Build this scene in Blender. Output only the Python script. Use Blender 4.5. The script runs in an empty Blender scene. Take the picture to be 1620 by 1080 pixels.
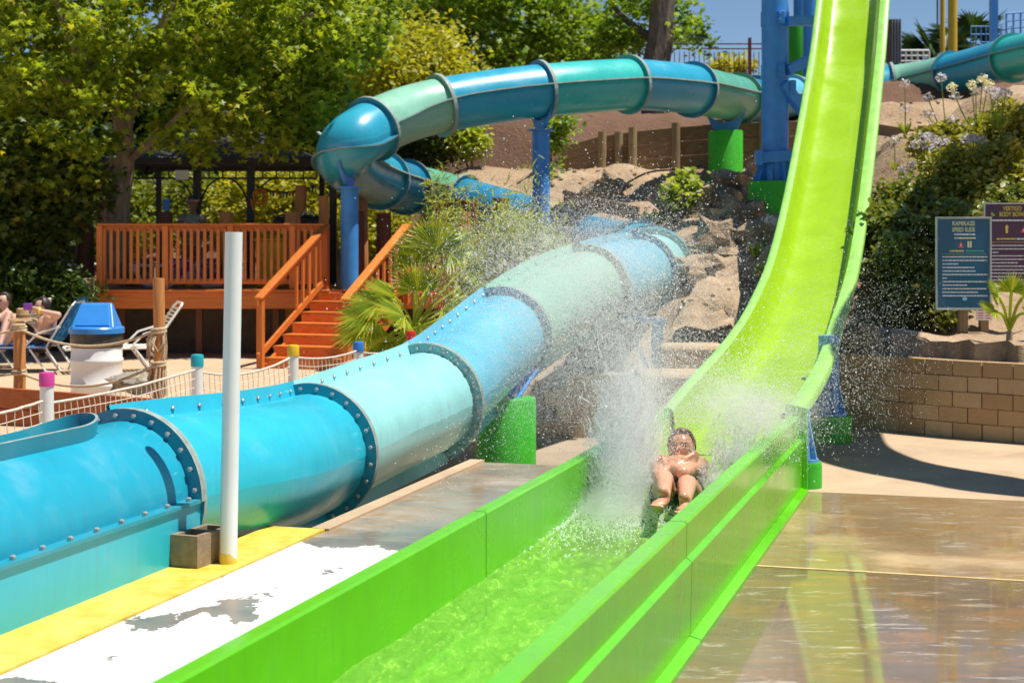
import bpy, bmesh, math, random
import numpy as np
from mathutils import Vector, Matrix, noise as mnoise
random.seed(7); RNG = np.random.default_rng(7)
scene = bpy.context.scene
COL = scene.collection
R = math.radians

# ---------------------------------------------------------------- camera
FPX, CX, HY, CAMH = 2600.0, 810.0, 370.0, 2.0
cam_data = bpy.data.cameras.new('camera')
cam = bpy.data.objects.new('camera', cam_data); COL.objects.link(cam)
cam.location = (0, 0, CAMH); cam.rotation_euler = (R(90), 0, 0)
cam_data.sensor_width = 36; cam_data.lens = FPX / 1620 * 36
cam_data.shift_y = -(540 - HY) / 1620
cam_data.clip_start = 0.1; cam_data.clip_end = 3000
cam_data.dof.use_dof = True; cam_data.dof.focus_distance = 10.6; cam_data.dof.aperture_fstop = 4.0
scene.camera = cam

# ---------------------------------------------------------------- sky, sun, exposure
SUN_EL, SUN_AZ = R(69), R(-8)          # azimuth measured from +X towards +Y
sun_dir = Vector((math.cos(SUN_EL) * math.cos(SUN_AZ), math.cos(SUN_EL) * math.sin(SUN_AZ), math.sin(SUN_EL)))
world = bpy.data.worlds.new('World'); scene.world = world; world.use_nodes = True
wn = world.node_tree; wn.nodes.clear()
sky = wn.nodes.new('ShaderNodeTexSky'); sky.sky_type = 'NISHITA'; sky.sun_disc = False
sky.sun_elevation = SUN_EL; sky.sun_rotation = math.pi / 2 - SUN_AZ
sky.air_density = 1.0; sky.dust_density = 0.0; sky.ozone_density = 4.0; sky.altitude = 2500
bg = wn.nodes.new('ShaderNodeBackground'); bg.inputs[1].default_value = 0.075
wo = wn.nodes.new('ShaderNodeOutputWorld')
wn.links.new(sky.outputs[0], bg.inputs[0]); wn.links.new(bg.outputs[0], wo.inputs[0])
sl = bpy.data.lights.new('sun', 'SUN'); sl.energy = 5.0; sl.angle = R(0.5); sl.color = (1, 0.95, 0.87)
sun = bpy.data.objects.new('sun', sl); COL.objects.link(sun)
sun.rotation_euler = sun_dir.to_track_quat('Z', 'Y').to_euler(); sun.location = (10, -5, 30)
vs = scene.view_settings; vs.view_transform = 'Standard'; vs.look = 'None'; vs.exposure = 0.42; vs.gamma = 1
scene.render.engine = 'CYCLES'
scene.cycles.max_bounces = 18; scene.cycles.diffuse_bounces = 16; scene.cycles.transmission_bounces = 16; scene.cycles.glossy_bounces = 4; scene.cycles.transparent_max_bounces = 12; scene.cycles.use_denoising = True
scene.cycles.caustics_reflective = False; scene.cycles.caustics_refractive = False

# ---------------------------------------------------------------- coordinates
def W(px, py, Y): return Vector(((px - CX) / FPX * Y, Y, CAMH - (py - HY) / FPX * Y))
FO = Vector((0.867, 10.05, 0)); FD = Vector((0.2806, 0.9598, 0)); FR = Vector((0.9598, -0.2806, 0))
def F(s, t, z=0.0): return FO + FD * s + FR * t + Vector((0, 0, z))
ZUP = Vector((0, 0, 1))

# ---------------------------------------------------------------- mesh helper
class MB:
    def __init__(self): self.v = []; self.f = []; self.m = []
    def add(self, vs, fs, mi=0):
        n = len(self.v); self.v += [tuple(p) for p in vs]
        self.f += [tuple(i + n for i in f) for f in fs]; self.m += [mi] * len(fs); return self
    def box(self, c, s, rz=0.0, mi=0):
        c = Vector(c); x, y, z = s[0] / 2, s[1] / 2, s[2] / 2; ca, sa = math.cos(rz), math.sin(rz); P = []
        for dz in (-z, z):
            for dx, dy in ((-x, -y), (x, -y), (x, y), (-x, y)):
                P.append(c + Vector((dx * ca - dy * sa, dx * sa + dy * ca, dz)))
        return self.add(P, [(3, 2, 1, 0), (4, 5, 6, 7), (0, 1, 5, 4), (1, 2, 6, 5), (2, 3, 7, 6), (3, 0, 4, 7)], mi)
    def beam(self, p0, p1, w, h, up=ZUP, mi=0):
        p0, p1, up = Vector(p0), Vector(p1), Vector(up); t = (p1 - p0).normalized()
        s = t.cross(up)
        if s.length < 1e-5: s = t.cross(Vector((1, 0, 0)))
        s.normalize(); u = s.cross(t); P = []
        for p in (p0, p1):
            for a, b in ((-1, -1), (1, -1), (1, 1), (-1, 1)): P.append(p + s * (a * w / 2) + u * (b * h / 2))
        return self.add(P, [(0, 1, 2, 3), (7, 6, 5, 4), (0, 4, 5, 1), (1, 5, 6, 2), (2, 6, 7, 3), (3, 7, 4, 0)], mi)
    def tube(self, pts, rad, n=8, caps=True, mi=0, closed=False):
        pts = [Vector(p) for p in pts]; k = len(pts); P = []; prev = None
        if not isinstance(rad, (list, tuple)): rad = [rad] * k
        for i, p in enumerate(pts):
            if closed: t = pts[(i + 1) % k] - pts[i - 1]
            else: t = pts[min(i + 1, k - 1)] - pts[max(i - 1, 0)]
            t = t.normalized() if t.length > 1e-9 else Vector((0, 0, 1))
            if prev is None:
                a = ZUP if abs(t.z) < .95 else Vector((1, 0, 0)); s = t.cross(a).normalized()
            else:
                s = prev - t * prev.dot(t)
                s = s.normalized() if s.length > 1e-6 else t.cross(Vector((1, 0, 0))).normalized()
            prev = s; u = s.cross(t)
            for j in range(n):
                a = 2 * math.pi * j / n; P.append(p + (s * math.cos(a) + u * math.sin(a)) * rad[i])
        Fs = []
        for i in range(k if closed else k - 1):
            i2 = (i + 1) % k
            for j in range(n): Fs.append((i * n + j, i * n + (j + 1) % n, i2 * n + (j + 1) % n, i2 * n + j))
        if caps and not closed:
            Fs.append(tuple(range(n - 1, -1, -1))); Fs.append(tuple((k - 1) * n + j for j in range(n)))
        return self.add(P, Fs, mi)
    def cyl(self, p0, p1, r0, r1=None, n=16, mi=0): return self.tube([p0, p1], [r0, r0 if r1 is None else r1], n, True, mi)
    def lathe(self, prof, c, n=24, mi=0, cap=True):
        c = Vector(c); P = []; k = len(prof)
        for r, z in prof:
            for j in range(n):
                a = 2 * math.pi * j / n; P.append(c + Vector((r * math.cos(a), r * math.sin(a), z)))
        Fs = [(i * n + j, i * n + (j + 1) % n, (i + 1) * n + (j + 1) % n, (i + 1) * n + j) for i in range(k - 1) for j in range(n)]
        if cap: Fs += [tuple(range(n - 1, -1, -1)), tuple((k - 1) * n + j for j in range(n))]
        return self.add(P, Fs, mi)
    def prism(self, poly, h, mi=0):
        """poly: list of 3D points (flat), extruded by vector h"""
        P = [Vector(p) for p in poly]; n = len(P); h = Vector(h); Q = [p + h for p in P]
        return self.add(P + Q, [tuple(range(n - 1, -1, -1)), tuple(range(n, 2 * n))] + [(i, (i + 1) % n, n + (i + 1) % n, n + i) for i in range(n)], mi)
    def loft(self, rows, mi=0, flip=False):
        n = len(rows[0]); P = [p for r in rows for p in r]; Fs = []
        for i in range(len(rows) - 1):
            for j in range(n - 1):
                q = (i * n + j, i * n + j + 1, (i + 1) * n + j + 1, (i + 1) * n + j); Fs.append(q[::-1] if flip else q)
        return self.add(P, Fs, mi)
    def ball(self, c, r, nu=12, nv=8, sc=(1, 1, 1), rot=None, jit=0, seed=0, mi=0):
        c = Vector(c); P = []; Fs = []
        for i in range(nv + 1):
            th = math.pi * i / nv
            for j in range(nu):
                ph = 2 * math.pi * j / nu
                d = Vector((math.sin(th) * math.cos(ph), math.sin(th) * math.sin(ph), math.cos(th)))
                k = 1 + (jit * mnoise.noise(d * 1.7 + Vector((seed * 7.1, 0, 0))) + jit * .5 * mnoise.noise(d * 4.3 + Vector((0, seed * 3.3, 0))) if jit else 0)
                q = Vector((d.x * r * sc[0], d.y * r * sc[1], d.z * r * sc[2])) * k
                if rot is not None: q = rot @ q
                P.append(c + q)
        for i in range(nv):
            for j in range(nu): Fs.append((i * nu + j, (i + 1) * nu + j, (i + 1) * nu + (j + 1) % nu, i * nu + (j + 1) % nu))
        return self.add(P, Fs, mi)
    def capsule(self, p0, p1, r0, r1, n=10):
        p0, p1 = Vector(p0), Vector(p1); t = (p1 - p0); L = t.length; t = t / L if L > 0 else ZUP; pts = []; rr = []
        for a in (-90, -60, -30, 0): pts.append(p0 + t * (r0 * math.sin(R(a)))); rr.append(max(r0 * math.cos(R(a)), 1e-4))
        for a in (0, 30, 60, 90): pts.append(p1 + t * (r1 * math.sin(R(a)))); rr.append(max(r1 * math.cos(R(a)), 1e-4))
        return self.tube(pts, rr, n)

ORIG = {}
def link(o, parent, origin):
    COL.objects.link(o); po = Vector((0, 0, 0))
    if parent is not None: o.parent = parent; po = ORIG[parent.name]
    ORIG[o.name] = Vector(origin); o.location = Vector(origin) - po
    return o
def mesh_of(name, mb, mats, origin=(0, 0, 0), smooth=True, angle=35):
    o = Vector(origin); me = bpy.data.meshes.new(name)
    me.from_pydata([(p[0] - o.x, p[1] - o.y, p[2] - o.z) for p in mb.v], [], mb.f)
    mats = mats if isinstance(mats, (list, tuple)) else [mats]
    for m in mats: me.materials.append(m)
    if len(mats) > 1: me.polygons.foreach_set('material_index', mb.m)
    bm = bmesh.new(); bm.from_mesh(me); bmesh.ops.recalc_face_normals(bm, faces=bm.faces); bm.to_mesh(me); bm.free()
    if smooth:
        me.polygons.foreach_set('use_smooth', [True] * len(me.polygons)); me.set_sharp_from_angle(angle=R(angle))
    me.update(); return me
def tag(o, label=None, cat=None, group=None, kind=None):
    if label: o['label'] = label
    if cat: o['category'] = cat
    if group: o['group'] = group
    if kind: o['kind'] = kind
    return o
def thing(name, loc, label, cat, group=None):
    o = bpy.data.objects.new(name, None); o.empty_display_size = .2; link(o, None, loc); return tag(o, label, cat, group)
def part(name, mb, mats, parent=None, origin=None, smooth=True, angle=35, bevel=0):
    if origin is None: origin = ORIG[parent.name] if parent is not None else Vector((0, 0, 0))
    me = mb if isinstance(mb, bpy.types.Mesh) else mesh_of(name, mb, mats, origin, smooth, angle)
    o = bpy.data.objects.new(name, me); link(o, parent, origin)
    if bevel:
        b = o.modifiers.new('bevel', 'BEVEL'); b.width = bevel; b.segments = 2; b.limit_method = 'ANGLE'
    return o
def inst(name, me, parent, origin, rot=None, scale=None):
    """object of its own sharing mesh data"""
    o = bpy.data.objects.new(name, me); link(o, parent, origin)
    if rot is not None: o.rotation_euler = rot
    if scale is not None: o.scale = scale
    return o

def spline(pts, per=10):
    P = [Vector(p) for p in pts]; P = [P[0] * 2 - P[1]] + P + [P[-1] * 2 - P[-2]]; out = []
    for i in range(1, len(P) - 2):
        a, b, c, d = P[i - 1:i + 3]
        for k in range(per):
            t = k / per
            out.append(.5 * ((2 * b) + (c - a) * t + (2 * a - 5 * b + 4 * c - d) * t * t + (-a + 3 * b - 3 * c + d) * t ** 3))
    out.append(P[-2]); return out

# ---------------------------------------------------------------- materials
def _nt(name):
    m = bpy.data.materials.new(name); m.use_nodes = True; nt = m.node_tree; nt.nodes.clear()
    out = nt.nodes.new('ShaderNodeOutputMaterial'); return m, nt, out
def _n(nt, t, **kw):
    n = nt.nodes.new(t)
    for k, v in kw.items(): setattr(n, k, v)
    return n
def coords(nt, scale=(1, 1, 1), rotz=0.0):
    g = _n(nt, 'ShaderNodeNewGeometry'); mp = _n(nt, 'ShaderNodeMapping'); mp.inputs['Scale'].default_value = scale
    mp.inputs['Rotation'].default_value = (0, 0, rotz); nt.links.new(g.outputs['Position'], mp.inputs['Vector']); return mp.outputs[0]
def noise(nt, vec, scale, detail=5, rough=.55, dist=0.0):
    n = _n(nt, 'ShaderNodeTexNoise'); n.inputs['Scale'].default_value = scale; n.inputs['Detail'].default_value = detail
    n.inputs['Roughness'].default_value = rough; n.inputs['Distortion'].default_value = dist
    if vec is not None: nt.links.new(vec, n.inputs['Vector'])
    return n.outputs['Fac']
def ramp(nt, fac, stops, interp='LINEAR'):
    r = _n(nt, 'ShaderNodeValToRGB'); cr = r.color_ramp; cr.interpolation = interp
    while len(cr.elements) < len(stops): cr.elements.new(.5)
    for e, (p, c) in zip(cr.elements, stops):
        e.position = p; e.color = (*c, 1) if len(c) == 3 else c
    nt.links.new(fac, r.inputs[0]); return r.outputs[0]
def mixc(nt, fac, a, b, mode='MIX'):
    m = _n(nt, 'ShaderNodeMix', data_type='RGBA', blend_type=mode)
    for sock, v in ((m.inputs[0], fac), (m.inputs[6], a), (m.inputs[7], b)):
        if hasattr(v, 'is_output'): nt.links.new(v, sock)
        elif isinstance(v, (int, float)): sock.default_value = v
        else: sock.default_value = (*v, 1)
    return m.outputs[2]
def math_n(nt, op, a, b=None, clamp=False):
    m = _n(nt, 'ShaderNodeMath', operation=op); m.use_clamp = clamp
    for sock, v in ((m.inputs[0], a), (m.inputs[1], b)):
        if v is None: continue
        if hasattr(v, 'is_output'): nt.links.new(v, sock)
        else: sock.default_value = v
    return m.outputs[0]
def principled(nt, out, color, rough, spec=.5, metal=0, coat=0, bump=None, bstr=.2, bdist=.01):
    p = _n(nt, 'ShaderNodeBsdfPrincipled')
    for nm, v in (('Base Color', color), ('Roughness', rough), ('Metallic', metal), ('Specular IOR Level', spec), ('Coat Weight', coat)):
        s = p.inputs[nm]
        if hasattr(v, 'is_output'): nt.links.new(v, s)
        elif isinstance(v, (tuple, list)): s.default_value = (*v, 1)
        else: s.default_value = v
    p.inputs['Coat Roughness'].default_value = .12
    if bump is not None:
        b = _n(nt, 'ShaderNodeBump'); b.inputs['Strength'].default_value = bstr; b.inputs['Distance'].default_value = bdist
        nt.links.new(bump, b.inputs['Height']); nt.links.new(b.outputs[0], p.inputs['Normal'])
    nt.links.new(p.outputs[0], out.inputs[0]); return p
def sc(c, k): return tuple(min(1, max(0, x * k)) for x in c)
def M(name, c, rough=.5, var=.12, scale=6, spec=.5, coat=0, metal=0, bstr=.0, bscale=60, bdist=.004, stretch=(1, 1, 1), c2=None, rvar=0.0):
    m, nt, out = _nt(name); v = coords(nt, stretch); f = noise(nt, v, scale)
    col = ramp(nt, f, [(.28, sc(c, 1 - var)), (.72, c2 if c2 else sc(c, 1 + var))])
    rg = rough
    if rvar:
        f2 = noise(nt, v, scale * 2.3); mr = _n(nt, 'ShaderNodeMapRange'); mr.inputs[1].default_value = .3; mr.inputs[2].default_value = .7
        mr.inputs[3].default_value = max(.02, rough - rvar); mr.inputs[4].default_value = rough + rvar; nt.links.new(f2, mr.inputs[0]); rg = mr.outputs[0]
    b = noise(nt, v, bscale) if bstr else None
    principled(nt, out, col, rg, spec, metal, coat, b, bstr, bdist); return m
def M_leaf(name, dark, light, warm=None, trans=.45, rough=.45):
    m, nt, out = _nt(name); g = _n(nt, 'ShaderNodeNewGeometry')
    stops = [(0, dark), (.6, light)] + ([(.93, light), (1, warm)] if warm else [(1, sc(light, 1.25))])
    col = ramp(nt, g.outputs['Random Per Island'], stops)
    p = _n(nt, 'ShaderNodeBsdfPrincipled'); nt.links.new(col, p.inputs['Base Color']); p.inputs['Roughness'].default_value = rough; p.inputs['Specular IOR Level'].default_value = .35
    t = _n(nt, 'ShaderNodeBsdfTranslucent'); tc = mixc(nt, 1.0, col, (1.5, 1.35, .45), 'MULTIPLY'); nt.links.new(tc, t.inputs[0])
    mx = _n(nt, 'ShaderNodeMixShader'); mx.inputs[0].default_value = trans
    nt.links.new(p.outputs[0], mx.inputs[1]); nt.links.new(t.outputs[0], mx.inputs[2]); nt.links.new(mx.outputs[0], out.inputs[0]); return m
def M_wood(name, c, rough=.55, axis=2, contrast=.35):
    """wood: long grain along one axis"""
    m, nt, out = _nt(name); st = [14, 14, 14]; st[axis] = 1.1; tcn = _n(nt, 'ShaderNodeTexCoord')
    mp = _n(nt, 'ShaderNodeMapping'); mp.inputs['Scale'].default_value = st; nt.links.new(tcn.outputs['Object'], mp.inputs[0])
    f = noise(nt, mp.outputs[0], 2.2, 6, .6, .6); oi = _n(nt, 'ShaderNodeObjectInfo')
    col = ramp(nt, f, [(.25, sc(c, 1 - contrast)), (.5, c), (.78, sc(c, 1 + contrast * .7))])
    hs = _n(nt, 'ShaderNodeHueSaturation'); mr = _n(nt, 'ShaderNodeMapRange'); nt.links.new(oi.outputs['Random'], mr.inputs[0])
    mr.inputs[3].default_value = .82; mr.inputs[4].default_value = 1.15; nt.links.new(mr.outputs[0], hs.inputs['Value']); nt.links.new(col, hs.inputs['Color'])
    principled(nt, out, hs.outputs[0], rough, .4, bump=f, bstr=.25, bdist=.004); return m

def M_fibre(name, c, rough=.22, fade=.25, edge=False):
    """glossy gelcoat, chalky where weathered, faint streaks"""
    m, nt, out = _nt(name); v = coords(nt); f = noise(nt, v, 2.2, 6, .6, .3); st = noise(nt, coords(nt, (9, 9, 1.2)), 2.0, 4)
    pale = tuple(x + (0.75 - x) * fade for x in c)
    col = ramp(nt, f, [(.3, sc(c, .9)), (.55, c), (.8, pale)]); col = mixc(nt, math_n(nt, 'MULTIPLY', st, .10), col, pale)
    drip = ramp(nt, noise(nt, coords(nt, (7, 7, .55)), 2.6, 5, .6, .2), [(.52, (0, 0, 0)), (.70, (.30, .30, .30))]); col = mixc(nt, drip, col, tuple(x * .55 + .05 for x in c))
    chalk = ramp(nt, noise(nt, v, 5.5, 8, .7, .6), [(.58, (0, 0, 0)), (.74, (.28, .28, .28))]); col = mixc(nt, chalk, col, pale)
    fleck = ramp(nt, noise(nt, v, 38, 3, .5), [(.70, (0, 0, 0)), (.76, (.4, .4, .4))]); col = mixc(nt, fleck, col, sc(c, .5))
    mr = _n(nt, 'ShaderNodeMapRange'); nt.links.new(f, mr.inputs[0]); mr.inputs[1].default_value = .3; mr.inputs[2].default_value = .75
    mr.inputs[3].default_value = rough; mr.inputs[4].default_value = rough + .22
    b = noise(nt, v, 7, 3); principled(nt, out, col, mr.outputs[0], .5, 0, .15, b, .06, .01); return m

MT = {}
MT['white_pvc'] = M('white_pvc', (.78, .78, .75), .35, .04, 3, rvar=.1)
MT['white_paint'] = M('white_enamel', (.8, .8, .78), .35, .06, 5, rvar=.1)
MT['deck_wood'] = M_wood('deck_wood_upright', (.62, .18, .03), .5, 2, .3)
MT['deck_wood_x'] = M_wood('deck_wood_across', (.62, .18, .03), .5, 0, .3)
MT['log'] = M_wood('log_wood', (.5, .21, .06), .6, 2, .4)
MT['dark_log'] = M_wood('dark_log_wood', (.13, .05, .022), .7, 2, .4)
MT['old_timber'] = M_wood('weathered_timber', (.26, .17, .09), .8, 0, .4)
MT['old_post'] = M_wood('weathered_post', (.3, .22, .12), .8, 2, .35)
MT['steel_blue'] = M('blue_painted_steel', (.045, .26, .66), .38, .12, 4, rvar=.12)
MT['pale_blue_steel'] = M('faded_blue_steel', (.12, .33, .62), .45, .15, 4)
MT['foot_green'] = M('green_painted_concrete', (.035, .42, .012), .55, .14, 7, bstr=.25, bscale=30)
MT['black'] = M('black_metal', (.012, .012, .013), .5, .2, 5)
MT['rope'] = M('manila_rope', (.55, .42, .26), .9, .25, 40, bstr=.6, bscale=90)
MT['net'] = M('white_net_cord', (.62, .56, .47), .9, .2, 30)
MT['bolt'] = M('galvanised_bolt', (.45, .45, .44), .4, .1, 9, metal=.6)
MT['edge'] = M('worn_flange_edge', (.27, .33, .30), .6, .25, 12)
MT['bark'] = M('tree_bark', (.34, .26, .18), .9, .45, 9, bstr=.9, bscale=18, bdist=.03, stretch=(1, 1, .35))
MT['bark_dark'] = M('dark_tree_bark', (.13, .1, .075), .9, .45, 9, bstr=.9, bscale=14, bdist=.04, stretch=(1, 1, .3))
MT['skin'] = M('warm_skin', (.62, .31, .185), .38, .16, 14, spec=.5, bstr=.15, bscale=120, bdist=.002, rvar=.12)  # warm base tone of the rider's skin
MT['skin_pale'] = M('pale_skin', (.6, .36, .26), .5, .08, 9)
MT['hair'] = M('wet_brown_hair', (.2, .1, .045), .35, .35, 60, stretch=(1, 1, .3))
MT['dark_hair'] = M('dark_hair', (.03, .02, .015), .5, .3, 50)
MT['rock'] = M('rough_rock', (.36, .26, .165), .95, .45, 4, bstr=1.0, bscale=16, bdist=.06)
# ================================================================ ground, paving, hill, walls
def m_concrete(name, c, rough, wet=None, wrough=.12, stain=.25, cracks=False):
    m, nt, out = _nt(name); v = coords(nt); f = noise(nt, v, 1.3, 8, .62, .4); g = noise(nt, v, 26, 4); s2 = noise(nt, coords(nt, (1, 1, 1), .3), .45, 6, .6)
    col = ramp(nt, f, [(.25, sc(c, 1 - stain)), (.52, c), (.8, sc(c, 1 + stain * .6))]); col = mixc(nt, math_n(nt, 'MULTIPLY', g, .22), col, sc(c, .55))
    rg = rough
    if wet:
        wm = ramp(nt, s2, [(wet * .35 + .2, (1, 1, 1)), (wet * .35 + .34, (0, 0, 0))])       # damp film
        col = mixc(nt, wm, col, mixc(nt, .42, col, sc(c, .22)))
        rust = ramp(nt, noise(nt, coords(nt, (1, 2.2, 1), .28), 1.9, 6, .65, .8), [(.48, (0, 0, 0)), (.66, (.85, .85, .85))]); col = mixc(nt, rust, col, sc((.36, .2, .08), .9))
        pale = ramp(nt, noise(nt, coords(nt, (1, 3, 1), .28), 3.1, 7, .7, .5), [(.56, (0, 0, 0)), (.66, (.75, .75, .75))]); col = mixc(nt, pale, col, (.55, .48, .38))
        fine = noise(nt, coords(nt, (1, 1, 1)), 5, 4)
        mr = _n(nt, 'ShaderNodeMapRange'); nt.links.new(wm, mr.inputs[0]); mr.inputs[3].default_value = rough; mr.inputs[4].default_value = wrough; rg = mr.outputs[0]
        rg = math_n(nt, 'ADD', rg, math_n(nt, 'MULTIPLY', math_n(nt, 'SUBTRACT', fine, .4), .10))
    principled(nt, out, col, rg, .5, bump=g, bstr=.035 if wet else .25, bdist=.003); return m
MT['wet_dark'] = m_concrete('wet_brown_concrete', (.33, .235, .135), .4, wet=1.1, wrough=.035, stain=.35)
MT['wet_tan'] = m_concrete('damp_tan_concrete', (.54, .38, .20), .5, wet=.85, wrough=.05, stain=.4)
MT['dry_conc'] = m_concrete('dry_pale_concrete', (.52, .375, .235), .8, stain=.3)
MT['grey_conc'] = m_concrete('damp_grey_concrete', (.47, .38, .28), .5, wet=.72, wrough=.2, stain=.5)
MT['patio'] = m_concrete('tan_patio_concrete', (.56, .4, .25), .85, stain=.15)
MT['base'] = m_concrete('dusty_ground', (.38, .3, .21), .9, stain=.3)
def m_peel():
    m, nt, out = _nt('peeling_white_deck_paint'); v = coords(nt)
    x = _n(nt, 'ShaderNodeVectorMath', operation='DOT_PRODUCT'); nt.links.new(v, x.inputs[0]); x.inputs[1].default_value = FD
    sp = math_n(nt, 'SUBTRACT', x.outputs['Value'], FO.dot(FD))                      # distance along the deck: traffic has worn the far end bare
    tt = _n(nt, 'ShaderNodeVectorMath', operation='DOT_PRODUCT'); nt.links.new(v, tt.inputs[0]); tt.inputs[1].default_value = FR
    tq = math_n(nt, 'SUBTRACT', tt.outputs['Value'], FO.dot(FR))
    f = noise(nt, coords(nt, (1.5, .9, 1), -.28), 1.15, 7, .55, .3)
    far = math_n(nt, 'MULTIPLY', math_n(nt, 'ADD', math_n(nt, 'ADD', sp, 1.0), math_n(nt, 'MULTIPLY', tq, .34)), .4)
    far = math_n(nt, 'MAXIMUM', far, 0.0); fl = math_n(nt, 'MAXIMUM', math_n(nt, 'MULTIPLY', math_n(nt, 'ADD', tq, 1.25), .12), 0.0)
    k = math_n(nt, 'ADD', math_n(nt, 'ADD', f, far), fl); k = math_n(nt, 'ADD', k, math_n(nt, 'MULTIPLY', math_n(nt, 'SUBTRACT', noise(nt, v, 17, 6, .7), .5), .10)); mask = ramp(nt, k, [(.572, (0, 0, 0)), (.577, (1, 1, 1))])
    fn = noise(nt, v, 9, 5); paint = ramp(nt, fn, [(.3, (.66, .65, .63)), (.6, (.76, .76, .755))]); dirt = ramp(nt, noise(nt, coords(nt, (1, 2.5, 1), .28), 2.6, 7, .65, .5), [(.46, (0, 0, 0)), (.72, (.55, .55, .55))]); paint = mixc(nt, dirt, paint, (.52, .47, .40))
    conc = ramp(nt, noise(nt, v, 3, 7), [(.3, (.17, .145, .12)), (.5, (.24, .2, .16)), (.72, (.33, .23, .14))])
    col = mixc(nt, mask, paint, conc); b = math_n(nt, 'MULTIPLY', mask, -1)
    p = principled(nt, out, col, .45, .45, bump=b, bstr=.5, bdist=.003)
    nt.links.new(ramp(nt, mask, [(0, (.5, .5, .5)), (1, (.25, .25, .25))]), p.inputs['Roughness']); return m
MT['peel'] = m_peel()
MT['yellow_paint'] = M('worn_yellow_paint', (.72, .5, .03), .45, .15, 6, c2=(.8, .62, .13), bstr=.2, bscale=30, rvar=.15)

def slab(name, s0, s1, t0, t1, z0, z1, mat, kind='structure', nx=1):
    mb = MB(); P = [F(s0, t0, z1), F(s0, t1, z1), F(s1, t1, z1), F(s1, t0, z1)]
    mb.prism(P, (0, 0, z0 - z1)); o = part(name, mb, mat, smooth=False); return tag(o, kind=kind)
# one sheet to the horizon
mb = MB(); mb.add([(-900, -60, -.5), (900, -60, -.5), (900, 1500, -.5), (-900, 1500, -.5)], [(0, 1, 2, 3)])
tag(part('ground', mb, MT['base'], smooth=False), kind='structure')
slab('pavement_wet_front', -11, .02, .45, 12, -.45, 0, MT['wet_dark'])
slab('pavement_wet_middle', .05, 3.0, .45, 12, -.45, .002, MT['wet_tan'])
slab('pavement_dry', 3.015, 9.5, -.75, 12, -.45, .0, MT['dry_conc'])
slab('pavement_joint', .020, .048, .45, 12, -.45, .004, M('yellow_joint_filler', (.62, .47, .2), .8, .3, 9))
slab('path_white_deck', -11, .16, -2.33, -.62, -.49, 0, MT['peel'])
slab('path_bare_deck', .166, 3.9, -2.33, -.62, -.49, -.004, MT['grey_conc'])
mbk = MB(); mbk.prism([F(.41, -2.44, .012), F(.41, -2.31, .012), F(3.95, -2.31, .012), F(3.95, -2.44, .012)], (0, 0, -.5))
tag(part('path_edge', mbk, MT['dry_conc'], smooth=False), kind='structure')
slab('kerb_yellow', -11, .4, -2.75, -2.335, -.49, .012, MT['yellow_paint'])
mb = MB(); P = [F(-11, -4.05), F(4.2, -4.05), Vector((-.9, 20.4, 0)), Vector((-.2, 25, 0)), Vector((-.2, 90, 0)), Vector((-90, 90, 0)), Vector((-90, 0, 0)), F(-11, -40)]
mb.prism(P, (0, 0, -.49)); tag(part('patio', mb, MT['patio'], smooth=False), kind='structure')

# ---- hill: control heights, inverse distance weighting
HC = [(x, y, z) for x, y, z in (
 (W(900,275,34)), (W(1000,270,34)), (W(900,325,31)), (W(1050,320,31)), (W(1136,297,32.3)), (W(1215,350,26.2)), (W(1150,345,28)),
 (W(1135,400,24)), (W(1135,470,21.6)), (W(1100,560,20)), (W(1450,205,28)), (W(1400,300,23)), (W(1420,170,31)), (W(1600,150,28)), (W(1500,172,37)), (W(1620,165,36)),
 (W(780,270,36)), (W(740,300,34)), (W(850,190,42)), (W(1000,186,42)), (W(760,190,43)), (W(1150,185,43)), (W(1400,150,44)), (W(700,310,38)))]
HC += [(3.4, 18.9, .95), (4.2, 17.6, .86), (5, 17.3, .86), (6.2, 17.2, .9), (8, 16.6, .9), (10, 16, .9), (4.2, 20, 1.4), (5.6, 19.6, 1.5), (7.5, 20, 1.9), (5, 22.5, 2.3), (10, 22, 2.6), (12, 18, 1.4),
       (7, 26, 3.6), (12, 28, 4.6), (16, 22, 3), (20, 34, 5.6), (10, 40, 5.6), (0, 21.2, .05), (.9, 21, .25), (1.7, 21, .45), (-.8, 23, -.2), (-.8, 26, -.2), (.4, 24, .5), (.6, 28, 1.3), (-.6, 29.5, .9),
       (-1.8, 30.5, .6), (-3, 33, .4), (-3, 37, 1.6), (-5, 36, .3), (-8, 34, -.2), (-8, 40, .4), (-14, 38, -.2), (-14, 50, 1), (-30, 40, -.3), (-30, 60, 1),
       (-8, 50, 3.5), (-3, 48, 5.2), (2, 50, 6.2), (8, 50, 6.4), (14, 48, 6.4), (2, 56, 6.6), (10, 60, 6.6), (-10, 65, 5), (0, 80, 6.6), (20, 60, 6.6), (30, 40, 6), (40, 80, 6), (-40, 90, 2), (60, 140, 5), (-60, 140, 2), (0, 140, 6)]
HCA = np.array([tuple(p) for p in HC])
def hz_np(X, Y):
    d2 = (X[..., None] - HCA[:, 0]) ** 2 + (Y[..., None] - HCA[:, 1]) ** 2 + .05
    w = d2 ** -1.9; return (w * HCA[:, 2]).sum(-1) / w.sum(-1)
WALLP = [Vector(p) for p in ((14, 12.2, 0), (7.5, 14.15, 0), (4.89, 15.75, 0), (3.72, 16.9, 0), (3.2, 17.75, 0), (2.95, 18.7, 0))]
WLINE = spline(WALLP, 8)
wall_xy = np.array([(p.x, p.y) for p in WLINE])[::-1]
def bumps(x, y): return .20 * abs(mnoise.noise(Vector((x * .9, y * .9, 0)))) + .09 * mnoise.noise(Vector((x * 2.6, y * 2.6, 3))) + .02 * mnoise.noise(Vector((x * 7, y * 7, 5)))
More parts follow.
